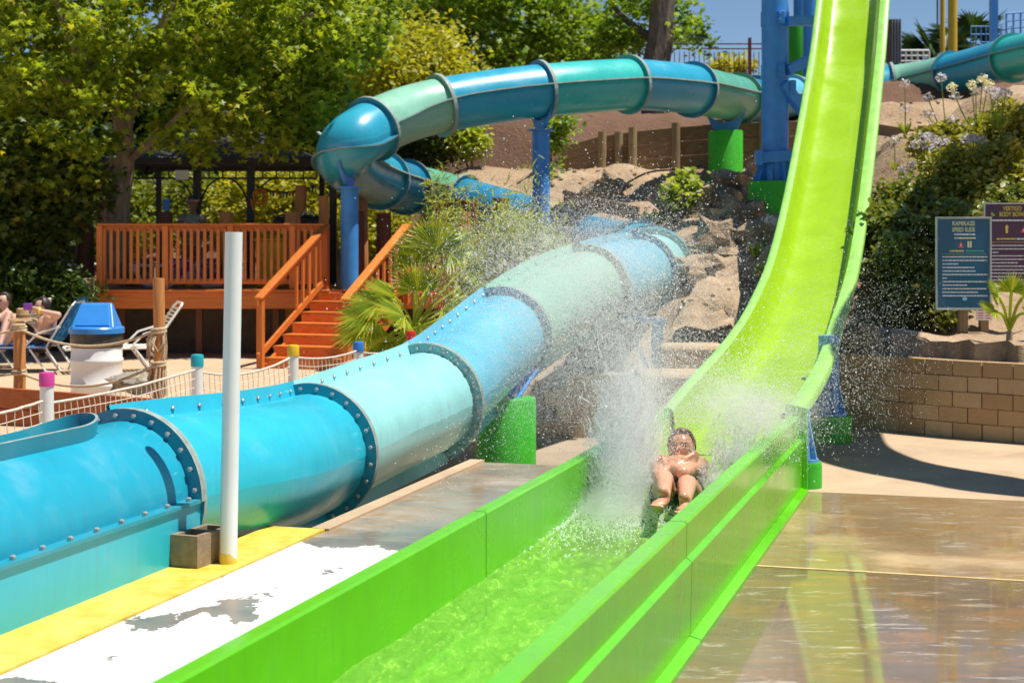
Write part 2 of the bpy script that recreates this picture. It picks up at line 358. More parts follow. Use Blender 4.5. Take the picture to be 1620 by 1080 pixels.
def hill_z(x, y):
    z = float(hz_np(np.array(x), np.array(y))) + bumps(x, y); return z
xs = np.concatenate([np.linspace(-90, -10, 21)[:-1], np.linspace(-10, 13, 140), np.linspace(13, 90, 21)[1:]])
ys = np.concatenate([np.linspace(11.5, 46, 170), np.linspace(46, 160, 40)[1:]])
GX, GY = np.meshgrid(xs, ys); GZ = hz_np(GX, GY)
Vv = []
for j in range(len(ys)):
    for i in range(len(xs)):
        x, y = xs[i], ys[j]; z = GZ[j, i] + bumps(x, y)
        if x > 2.6:                                   # in front of the block wall there is no soil
            yw = np.interp(x, wall_xy[:, 0], wall_xy[:, 1]) if x > 2.95 else 18.7
            if y < yw + .12: z = -1
        else:
            if y < 20.9 and x > -1.5: z = -1
        if x <= -.9 and y < 31: z = -1
        if x <= -.2 and y < 22: z = -1
        Vv.append((x, y, z))
nx = len(xs); Ff = [(j * nx + i, j * nx + i + 1, (j + 1) * nx + i + 1, (j + 1) * nx + i) for j in range(len(ys) - 1) for i in range(nx - 1)]
Ff = [f for f in Ff if max(Vv[k][2] for k in f) > -.9]
def m_dirt():
    m, nt, out = _nt('sandy_hill_soil'); v = coords(nt); f = noise(nt, v, .8, 8, .62, .3); g = noise(nt, v, 14, 6, .65)
    col = ramp(nt, f, [(.3, (.33, .215, .13)), (.5, (.47, .335, .21)), (.72, (.58, .44, .3))]); col = mixc(nt, math_n(nt, 'MULTIPLY', ramp(nt, g, [(.4, (0, 0, 0)), (.75, (1, 1, 1))]), .55), col, (.24, .145, .085))
    sx = _n(nt, 'ShaderNodeSeparateXYZ'); nt.links.new(v, sx.inputs[0]); mul = math_n(nt, 'MULTIPLY', math_n(nt, 'SUBTRACT', math_n(nt, 'ADD', sx.outputs[1], math_n(nt, 'MULTIPLY', f, 6)), 38.0), .3, True)
    col = mixc(nt, mul, col, mixc(nt, g, (.13, .07, .045), (.22, .13, .085)))                      # bark mulch on the upper terrace, darkened to stand for tree shade
    b = math_n(nt, 'ADD', math_n(nt, 'MULTIPLY', f, 1.5), g); principled(nt, out, col, .95, .2, bump=b, bstr=.9, bdist=.06); return m
MT['dirt'] = m_dirt()
mb = MB(); mb.add(Vv, Ff); tag(part('hill', mb, MT['dirt'], angle=80), kind='structure')

# ---- split-face block retaining wall: every block its own piece
def wall_at(L):
    acc = 0
    for a, b in zip(WLINE, WLINE[1:]):
        l = (b - a).length
        if acc + l >= L: return a + (b - a) * ((L - acc) / l), (b - a).normalized()
        acc += l
    return WLINE[-1], (WLINE[-1] - WLINE[-2]).normalized()
def m_block():
    m, nt, out = _nt('tan_split_face_block'); oi = _n(nt, 'ShaderNodeObjectInfo'); tc = _n(nt, 'ShaderNodeTexCoord'); f = noise(nt, coords(nt), 7, 6, .6); g = noise(nt, coords(nt), 45, 4)
    col = ramp(nt, oi.outputs['Random'], [(0, (.44, .29, .15)), (.5, (.54, .38, .21)), (1, (.62, .46, .28))]); col = mixc(nt, math_n(nt, 'MULTIPLY', f, .6), col, (.33, .21, .11))
    principled(nt, out, col, .9, .2, bump=g, bstr=.6, bdist=.006); return m
MT['block'] = m_block()
wall = thing('retaining_wall', (4.9, 15.9, 0), 'low curved tan block retaining wall below the two ride signs', 'wall')
mbc = MB(); mbc.loft([[p + Vector((.05, .09, -.05)) for p in WLINE], [p + Vector((.05, .09, .74)) for p in WLINE], [p + Vector((.1, .2, .74)) for p in WLINE], [p + Vector((.1, .2, -.05)) for p in WLINE]])
part('mortar_core', mbc, M('dark_mortar', (.16, .105, .06), .95, .3, 20), wall)
bl = MB(); bl.box((0, 0, 0), (.296, .14, .146)); me_block = mesh_of('block', bl, MT['block'])
tot = sum((b - a).length for a, b in zip(WLINE, WLINE[1:]))
for row in range(5):
    L = 4.6 + (.15 if row % 2 else 0); k = 0
    while L < tot - .1:
        p, t = wall_at(L); ang = math.atan2(t.y, t.x); nrm = Vector((t.y, -t.x, 0));
        if nrm.y > 0: nrm = -nrm
        o = inst('block', me_block, wall, p + Vector((0, 0, .076 + row * .152)) - nrm * .02 + nrm * random.uniform(-.007, .007), (random.uniform(-.01, .01), 0, ang + random.uniform(-.012, .012)))
        L += .305

# small block buttress seen beyond the plume, with concrete steps
bw = thing('block_buttress', W(925, 690, 20.2), 'short tan block wall behind the white splash left of the green slide', 'wall')
bb = MB(); bb.box((0, 0, 0), (.39, .3, .19)); me_bb = mesh_of('block', bb, MT['block']); base = W(925, 690, 20.3); base.z = -.5
for row in range(4):
    for k in range(3):
        x = (k - 1) * .4 + (.2 if row % 2 else 0) + row * .06
        if row == 3 and k == 2: continue
        inst('block', me_bb, bw, base + Vector((x, .5 * (k % 1), .096 + row * .195)), (0, 0, random.uniform(-.02, .02)))
cs = thing('concrete_steps', (1.9, 20.4, .1), 'worn tan concrete ledge between the splash and the green slide', 'steps')
for k, (px0, px1, py, Y, h) in enumerate(((1015, 1135, 590, 19.4, .45), (1045, 1150, 545, 20.2, .5))):
    a, b = W(px0, py, Y), W(px1, py, Y); mb = MB(); mb.prism([a, b, b + Vector((0, .75, 0)), a + Vector((0, .75, 0))], (0, 0, -h - .6)); part('step', mb, MT['dry_conc'], cs, bevel=.07)
# eroded concrete gutter running down the slope
mb = MB(); rows = []
for q, (px, py, Y, w) in enumerate(((1150, 345, 26.5, .25), (1152, 380, 24.6, .28), (1146, 420, 23.2, .3), (1140, 470, 21.7, .38), (1118, 530, 20.6, .5))):
    c = W(px, py, Y); rows.append([c + Vector((-w, 0, .02 + .05 * (q % 2))), c + Vector((-w * .5, 0, .12)), c + Vector((0, 0, .06)), c + Vector((w * .6, 0, .14)), c + Vector((w, 0, -.15))])
rr = [spline([r[i] for r in rows], 5) for i in range(5)]; mb.loft([[rr[i][k] for i in range(5)] for k in range(len(rr[0]))])
mb.loft([[rr[i][k] - Vector((0, 0, .6)) for i in (0, 4)] for k in range(len(rr[0]))])
tag(part('gutter_path', mb, MT['rock'], angle=70), kind='structure')

# boulders on the slope
for i, (px, py, Y, r, lab) in enumerate(((1075, 322, 28.5, .45, 'pale boulder at the left foot of the slope by the small green bush'), (1165, 395, 23.6, .4, 'rounded tan boulder right of the eroded gutter'), (1105, 440, 22.6, .42, 'dark brown boulder left of the eroded gutter'), (1170, 350, 26, .45, 'craggy boulder under the tower footing'), (955, 300, 31.5, .4, 'half buried pale rock on the sandy slope'), (1122, 330, 27.5, .5, 'pale angular boulder below the green pillar under the tube'), (1135, 395, 24.4, .42, 'brown crumbly boulder beside the eroded gutter below the green footing'),
                                         (1185, 300, 28.5, .55, 'shaded boulder between the two green footings on the slope'))):
    c = W(px, py, Y); mb = MB(); mb.ball(c, r, 13, 9, (1, .8, .72), jit=.95, seed=i + 3); tag(part('boulder', mb, MT['rock'], origin=c, angle=22, bevel=.02), lab, 'rock', 'boulders on the slope')

# timber retaining walls: boards and posts
tw = thing('timber_wall', W(1050, 255, 34.8), 'weathered timber retaining wall with round posts behind the upper tube', 'wall')
segs = [(W(888, 232, 35.6), W(952, 214, 35)), (W(952, 214, 35), W(1000, 207, 34.9)), (W(1000, 207, 34.9), W(1068, 200, 34.8)), (W(1068, 200, 34.8), W(1136, 195, 34.6)), (W(1136, 195, 34.6), W(1205, 192, 34.4)), (W(1205, 192, 34.4), W(1275, 190, 34.2))]
for a, b in segs:
    for k in range(3):
        mb = MB(); o = Vector((0, 0, -.17 - k * .31)); mb.beam(a + o, b + o, .09, .3); part('plank', mb, MT['old_timber'], tw, origin=(a + b) / 2, bevel=.01)
for a in [segs[0][1], segs[1][0] + Vector((.35, 0, 0)), segs[2][0], segs[3][0], segs[4][0], segs[5][0]]:
    mb = MB(); mb.cyl(a + Vector((0, -.16, .06)), a + Vector((0, -.16, -1.2)), .09, n=12); part('post', mb, MT['old_post'], tw, origin=a)
tw2 = thing('timber_wall', W(1420, 240, 27), 'short dark timber retaining wall right of the green slide below the flowers', 'wall')
a, b = W(1375, 193, 27.2), W(1456, 205, 26.6)
for k in range(3):
    mb = MB(); o = Vector((0, 0, -.13 - k * .245)); mb.beam(a + o, b + o, .09, .235); part('plank', mb, MT['old_timber'], tw2, origin=(a + b) / 2, bevel=.01)
mb = MB(); mb.cyl(b + Vector((0, -.13, .05)), b + Vector((0, -.13, -.9)), .08, n=12); part('post', mb, MT['old_post'], tw2, origin=b)
# slanted board below the slope
mb = MB(); mb.beam(W(893, 312, 27), W(1010, 338, 26), .05, .22); tag(part('timber_edging', mb, MT['old_timber'], origin=W(950, 325, 26.5), bevel=.008), 'grey edging board on the sandy slope behind the spray', 'board')
# irrigation hose
mb = MB(); hp = []
for px, py, Y in ((975, 302, 29.5), (1000, 285, 30.5), (1030, 272, 31.5), (1075, 268, 32), (1110, 262, 33)):
    p = W(px, py, Y); hp.append(p)
mb.tube(spline(hp, 8), .02, 6); tag(part('irrigation_hose', mb, MT['black'], origin=hp[0]), 'black irrigation hose lying across the sandy slope', 'hose')
# ================================================================ green speed slide
MT['lime'] = M_fibre('lime_gelcoat', (.13, .54, .003), .14, .03)
MT['lime_slide'] = M_fibre('yellow_lime_gelcoat', (.30, .50, .004), .14, .04)
MT['lime_pale'] = M('chalky_lime_rim', (.30, .62, .12), .4, .14, 5, rvar=.1)
MT['seam'] = M('dark_seam', (.03, .16, .01), .6)
ss = thing('speed_slide', F(0, 0, 0), 'bright lime green open speed slide with steep chute and long runout', 'water slide')
def flume_wall(name, s0, s1, side, zt=.60):
    if side > 0: prof = [(.464, .05), (.464, zt - .012), (.472, zt), (.552, zt), (.560, zt - .012), (.556, .425), (.585, .405), (.575, .045), (.63, .03), (.63, -.002), (.47, -.002)]
    else: prof = [(-.464, .05), (-.464, zt - .012), (-.472, zt), (-.533, zt), (-.541, zt - .012), (-.541, .045), (-.58, .03), (-.58, -.002), (-.47, -.002)]
    mb = MB(); n = max(2, int((s1 - s0) / .5)); rows = [[F(s0 + (s1 - s0) * k / n, t, z) for t, z in prof + [prof[0]]] for k in range(n + 1)]
    mb.loft(rows); m = len(prof); mb.add(rows[0][:-1], [tuple(range(m))]); mb.add(rows[-1][:-1], [tuple(range(m))])
    return part(name, mb, MT['lime'], ss, angle=30)
for s0, s1 in ((-10, -6.82), (-6.81, -1.972), (-1.962, 2.9)):
    flume_wall('runout_wall', s0, s1, 1); flume_wall('runout_wall', s0, s1, -1)
mb = MB(); mb.prism([F(-10, -.47, .07), F(-10, .47, .07), F(3.2, .47, .07), F(3.2, -.47, .07)], (0, 0, -.05)); part('runout_floor', mb, MT['lime'], ss)

EK = [(2.96, .615), (3.6, .665), (4.6, .76), (5.7, .88), (6.78, 1.06), (8.2, 1.37), (9.55, 1.80), (11.26, 2.72), (13.7, 4.41), (14.84, 5.46), (17.5, 8.1), (21, 11.8)]
def curve_pts(keys, t0, n=8): return spline([F(s, t0, z) for s, z in keys], n)
CROSS = [(-.535, .27), (-.535, .345), (-.52, .36), (-.455, .36), (-.44, .345), (-.425, .17), (-.385, .06), (-.30, .012), (-.12, 0), (.12, 0), (.29, .012), (.365, .06), (.395, .17), (.40, .345), (.455, .36), (.52, .36), (.535, .345), (.535, .27)]
UNDER = [(.515, .27), (.515, .335), (.46, .335), (.425, .18), (.37, .04), (.28, -.015), (0, -.025), (-.28, -.015), (-.37, .04), (-.425, .18), (-.46, .335), (-.515, .335), (-.515, .27)]
def chute(pts, parent, mat, rim, cut, wfun=lambda k: 1.0, name='chute_section'):
    n = len(pts); T = [(pts[min(i + 1, n - 1)] - pts[max(i - 1, 0)]).normalized() for i in range(n)]
    for a, b in zip(cut, cut[1:]):
        rows = []
        for i in range(a, b + 1):
            N = FR.cross(T[i]).normalized(); 
            if N.z < 0: N = -N
            w = wfun(i); rows.append([pts[i] + FR * (t * w) + N * (z - .36) for t, z in CROSS + UNDER + [CROSS[0]]])
        mb = MB(); mb.loft(rows); nn = len(CROSS)
        ncol = len(rows[0]) - 1; mb.m = [(1 if (q % ncol) in (0, 1, 2, 3, nn - 2, nn - 3, nn - 4, nn - 5) else 0) for q in range(len(mb.f))]
        part(name, mb, [mat, rim], parent, angle=50)
CP = curve_pts(EK, 0)
chute(CP, ss, MT['lime_slide'], MT['lime_pale'], [0, 28, 58, len(CP) - 1], lambda i: 1.0 if i > 34 else 1.0 + .09 * math.sin(math.pi * min(1, (34 - i) / 34)) )
mb = MB(); mb.loft([[F(s_, t_, z_ + dz) for t_, dz in ((-.462, .3), (-.455, .1), (-.39, .02), (-.25, 0), (.25, 0), (.39, .02), (.455, .1), (.462, .3))] for s_, z_ in ((.9, .1), (1.6, .15), (2.3, .2), (3.1, .262))]); part('transition_floor', mb, MT['lime_slide'], ss, angle=60)
mb = MB(); mb.prism([F(2.9, .45, -.0), F(2.9, .62, 0), F(2.9, .62, .66), F(2.9, .45, .69)], FD * .035); part('joint_flange', mb, MT['lime'], ss, bevel=.006)
mb = MB(); mb.prism([F(2.9, -.468, .0), F(2.9, -.56, 0), F(2.9, -.56, .625), F(2.9, -.468, .625)], FD * .12); part('joint_flange', mb, MT['lime'], ss, bevel=.006)
mb = MB(); mb.prism([F(2.95, .44, .0), F(2.95, .575, 0), F(2.95, .575, .60), F(2.95, .44, .64)], FD * .035); part('joint_flange', mb, MT['lime_pale'], ss, bevel=.006)

# supports under the slide
def footing_mesh(p, r, h, n=28):
    mb = MB(); mb.lathe([(r, -.35), (r, h - .03), (r * .96, h)], p, n); return mb
def blue_post(name, p, ztop, r, foot_r, foot_h, flare, label, cat='support', group=None, mat='steel_blue', fm='foot_green'):
    t = thing(name, p, label, cat, group); p = Vector(p)
    part('footing', footing_mesh(p, foot_r, foot_h), MT[fm], t)
    mb = MB(); mb.cyl(p + Vector((0, 0, foot_h)), Vector((p.x, p.y, ztop)), r, n=20); c = part('column', mb, MT[mat], t)
    b = MB(); b.lathe([(foot_r * .82, foot_h), (foot_r * .82, foot_h + .025)], p, 20); part('base_plate', b, MT[mat], t)
    for k in range(8):
        a = 2 * math.pi * k / 8 + .2; d = Vector((math.cos(a), math.sin(a), 0)); q = Vector((-d.y, d.x, 0)) * .008
        g = MB(); z0 = p + Vector((0, 0, foot_h + .025)); g.prism([z0 + d * r * .95 - q, z0 + d * foot_r * .78 - q, z0 + d * (r * 1.05) + Vector((0, 0, flare)) - q, z0 + d * r * .95 + Vector((0, 0, flare)) - q], q * 2); part('gusset', g, MT[mat], t, smooth=False)
    return t
pg = W(1272, 770, 13.0); pg.z = 0
blue_post('slide_support', pg, .62, .045, .14, .2, .3, 'small blue post on green footing beside the runout joint', mat='pale_blue_steel')
pg = W(1311, 698, 15.9); pg.z = 0
blue_post('slide_support', pg, 1.02, .10, .22, .25, .28, 'blue post on wide green footing under the slide curve', mat='pale_blue_steel')

# tall blue tower column behind the slide with collars and braces
def tower_column():
    p = W(1226, 348, 26.4); t = thing('tower_column', p, 'tall blue steel column on green footing left of the slide', 'support')
    part('footing', footing_mesh(p, .43, .62), MT['foot_green'], t)
    top = 12.0; mb = MB(); mb.cyl(p + Vector((0, 0, .62)), Vector((p.x, p.y, top)), .215, n=28); part('column', mb, MT['steel_blue'], t)
    for k in range(10):
        a = 2 * math.pi * k / 10; d = Vector((math.cos(a), math.sin(a), 0)); q = Vector((-d.y, d.x, 0)) * .012; z0 = p + Vector((0, 0, .62))
        g = MB(); g.prism([z0 + d * .2 - q, z0 + d * .36 - q, z0 + d * .22 + Vector((0, 0, .42)) - q, z0 + d * .2 + Vector((0, 0, .42)) - q], q * 2); part('gusset', g, MT['steel_blue'], t, smooth=False)
    zpx = lambda py: CAMH - (py - HY) / FPX * 26.4
    for y0, y1 in ((20, 42), (103, 125)):
        c = MB(); c.lathe([(.228, zpx(y1)), (.228, zpx(y0))], (p.x, p.y, 0), 28); cc = part('collar', c, MT['steel_blue'], t)
        b = MB(); b.box((p.x + .06, p.y - .25, (zpx(y0) + zpx(y1)) / 2), (.1, .09, .2)); b.box((p.x + .03, p.y - .31, (zpx(y0) + zpx(y1)) / 2 + .05), (.03, .04, .04)); b.box((p.x + .03, p.y - .31, (zpx(y0) + zpx(y1)) / 2 - .05), (.03, .04, .04)); part('clamp', b, MT['steel_blue'], cc, bevel=.006)
    def br(x0, y0, x1, y1, w, Y0=26.2, Y1=26.6, h=None):
        b = MB(); b.beam(W(x0, y0, Y0), W(x1, y1, Y1), w, h or w); part('brace', b, MT['steel_blue'], t, bevel=.008)
    br(1245, 34, 1330, 33, .15); br(1246, 112, 1330, 70, .16); br(1238, 132, 1300, 215, .16); br(1198, 250, 1330, 240, .17, 26.1, 26.4)
    b = MB(); b.box(W(1200, 250, 26.15), (.1, .3, .24)); part('bracket', b, MT['steel_blue'], t, bevel=.01)
    b = MB(); b.box(W(1254, 138, 26.2), (.1, .1, .22)); part('bracket', b, MT['steel_blue'], t, bevel=.01)
    return t
tower_column()
p = W(1267, 120, 44); t = thing('tower_column', p, 'far blue column on tall green footing between tower column and slide', 'support')
part('footing', footing_mesh(p, .33, 1.38), MT['foot_green'], t); mb = MB(); mb.cyl(p + Vector((0, 0, 1.38)), p + Vector((0, 0, 8)), .2, n=20); part('column', mb, MT['steel_blue'], t)
p = W(1282, 120, 42); t = thing('tower_column', p, 'dark blue rear column half hidden by the green slide', 'support')
mb = MB(); mb.cyl(p, p + Vector((0, 0, 8)), .19, n=20); part('column', mb, MT['steel_blue'], t)

# added unseen tube, shaped to throw the curved shadow on paving and signs
OT = [F(3.1, 9.5, 5.6), F(3.4, 6.6, 5.8), F(3.95, 4.6, 6.0), F(4.35, 4.07, 6.05), F(4.9, 3.5, 6.1), F(5.5, 3.2, 6.2), F(6.5, 2.98, 6.35), F(8.4, 2.95, 6.6), F(12, 3.3, 7.2), F(16, 4.4, 7.9)]
s2 = thing('added_shadow_tube', F(4.35, 4.07, 0), 'added unseen blue tube overhead, shaped to shade the paving by the signs', 'water slide')
OP = spline(OT, 8)
for a_, b_ in ((0, 24), (24, 48), (48, 72)):
    mb = MB(); mb.tube(OP[a_:b_ + 1], .42, 28, caps=False); sec = part('tube_section', mb, MT['steel_blue'], s2)
for s_, t_, z_ in ((3.25, 8.0, 5.3), (15.5, 4.25, 7.5)):
    mb = MB(); mb.cyl(F(s_, t_, -.1), F(s_, t_, z_), .12, n=14); part('column', mb, MT['steel_blue'], s2)

# ---- water in the runout
def m_water():
    m, nt, out = _nt('slide_water'); v = coords(nt, (1, 1, 1), -.285); f = noise(nt, coords(nt, (2.6, .8, 1), .285), 8, 9, .7, .9); g = noise(nt, coords(nt, (2.4, 1, 1), .285), 44, 6, .65, .4)
    bump = _n(nt, 'ShaderNodeBump'); bump.inputs['Strength'].default_value = .6; bump.inputs['Distance'].default_value = .022
    nt.links.new(math_n(nt, 'ADD', f, math_n(nt, 'MULTIPLY', g, .35)), bump.inputs['Height'])
    tr = _n(nt, 'ShaderNodeBsdfTransparent'); tr.inputs[0].default_value = (.82, .98, .55, 1)
    gl = _n(nt, 'ShaderNodeBsdfGlossy'); gl.inputs['Roughness'].default_value = .12; nt.links.new(bump.outputs[0], gl.inputs['Normal'])
    fr = _n(nt, 'ShaderNodeFresnel'); fr.inputs[0].default_value = 1.33; nt.links.new(bump.outputs[0], fr.inputs['Normal'])
    m1 = _n(nt, 'ShaderNodeMixShader'); nt.links.new(fr.outputs[0], m1.inputs[0]); nt.links.new(tr.outputs[0], m1.inputs[1]); nt.links.new(gl.outputs[0], m1.inputs[2])
    df = _n(nt, 'ShaderNodeBsdfDiffuse'); df.inputs[0].default_value = (.46, .86, .13, 1); nt.links.new(bump.outputs[0], df.inputs['Normal'])
    fo = ramp(nt, math_n(nt, 'ADD', math_n(nt, 'MULTIPLY', f, .75), math_n(nt, 'MULTIPLY', g, .35)), [(.40, (.10, .10, .10)), (.60, (.26, .26, .26)), (.74, (.75, .75, .75))])
    m2 = _n(nt, 'ShaderNodeMixShader'); nt.links.new(fo, m2.inputs[0]); nt.links.new(m1.outputs[0], m2.inputs[1]); nt.links.new(df.outputs[0], m2.inputs[2]); nt.links.new(m2.outputs[0], out.inputs[0]); return m
MT['water'] = m_water()
mb = MB(); ns, nt_ = 300, 30; rows = []
for i in range(ns + 1):
    s_ = -10 + 11.5 * i / ns; row = []
    for j in range(nt_ + 1):
        t_ = -.463 + .926 * j / nt_; q = Vector((s_ * 2.3, t_ * 5, 0)); k = 1.0 + max(0, (s_ + 2.5)) * .35
        z = .27 + .014 * k * mnoise.noise(q) + .008 * k * mnoise.noise(q * 2.7) + .004 * mnoise.noise(q * 7) + .003 * mnoise.noise(q * 15)
        if s_ > .2: z -= (s_ - .2) * .1
        row.append(F(s_, t_, z))
    rows.append(row)
mb.loft(rows); tag(part('water', mb, MT['water'], angle=180), kind='structure')

# ================================================================ enclosed tube slide
TC = {'b1': (.010, .33, .47), 'b2': (.022, .45, .60), 'aq': (.30, .66, .66), 'sk': (.13, .48, .64), 'sf': (.24, .52, .38), 'bl': (.02, .34, .50), 'te': (.03, .48, .44), 'gr': (.09, .38, .25), 'db': (.010, .22, .37)}
TM = {k: M_fibre('tube_gelcoat_' + k, c, .24, .10) for k, c in TC.items()}
TFm = {k: M_fibre('flange_gelcoat_' + k, sc(c, .62), .3, .1) for k, c in TC.items()}
TR = .47
# (point, ring?, colour of the section that starts here, seam angle)
TN = [(F(-6.5, -3.27, .36), 1, 'b1', 0), (F(-3.4, -3.27, .36), 0, 0, 0), (F(-.6, -3.26, .345), 1, 'b2', 105), (W(405, 745, 11.7), 0, 0, 0), (W(491, 717, 12.9), 1, 'aq', 108), (W(580, 677, 14.1), 0, 0, 0), (W(676, 635, 15.3), 1, 'sk', 112), (W(737, 585, 16.6), 0, 0, 0),
      (W(799, 531, 17.8), 1, 'sf', 110), (W(866, 485, 19.0), 0, 0, 0), (W(930, 457, 20.1), 1, 'sk', 100), (W(980, 441, 21.2), 0, 0, 0), (W(1009, 433, 22.2), 1, 'aq', 10), (W(1034, 422, 23.6), 1, 'bl', 10), (W(1041, 408, 25.6), 0, 0, 0), (W(1010, 397, 27.8), 1, 'db', 170),
      (W(940, 382, 29.9), 0, 0, 0), (W(850, 352, 31.8), 0, 0, 0), (W(733, 318, 33.2), 1, 'gr', 168), (W(690, 306, 33.3), 0, 0, 0), (W(642, 296, 32.2), 1, 'db', 168), (W(602, 285, 30.2), 1, 'bl', 168), (W(565, 270, 28.4), 0, 0, 0), (W(545, 252, 27.2), 0, 0, 0), (W(553, 229, 26.6), 0, 0, 0),
      (W(590, 204, 27.0), 1, 'sf', 10), (W(640, 182, 27.7), 0, 0, 0), (W(697, 167, 28.2), 1, 'bl', 10), (W(780, 153, 28.6), 0, 0, 0), (W(856, 144, 29.0), 1, 'te', 10), (W(925, 138, 29.5), 0, 0, 0), (W(995, 134, 30.2), 1, 'bl', 10), (W(1050, 137, 30.9), 0, 0, 0), (W(1096, 142, 31.8), 1, 'gr', 12),
      (W(1140, 151, 33.0), 0, 0, 0), (W(1167, 156, 34.6), 1, 'db', 10), (W(1195, 158, 36.8), 1, 'sk', 10), (W(1255, 155, 38.8), 1, 'te', 10), (W(1340, 146, 39.8), 1, 'bl', 8), (W(1414, 134, 40), 1, 'sf', 8), (W(1460, 127, 39.6), 0, 0, 0), (W(1505, 117, 38.8), 1, 'bl', 8), (W(1550, 106, 37.6), 0, 0, 0), (W(1602, 92, 36), 1, 'te', 8), (W(1700, 70, 33), 1, 'te', 8)]
PER = 8; TP = spline([n[0] for n in TN], PER)
tube = thing('tube_slide', F(-.6, -3.27, 0), 'long enclosed tube slide in blue, aqua and seafoam sections winding down the hill', 'water slide')
def tframe(i):
    a, b = TP[max(i - 1, 0)], TP[min(i + 1, len(TP) - 1)]; T = (b - a).normalized(); S = T.cross(ZUP).normalized(); U = S.cross(T); return S, U, T
rings = [k for k, n in enumerate(TN) if n[1]]
NA = 40
bolt_mb = MB(); bolt_mb.lathe([(.017, -.012), (.017, .012), (.009, .018)], (0, 0, 0), 6); me_bolt = mesh_of('bolt', bolt_mb, MT['bolt'])
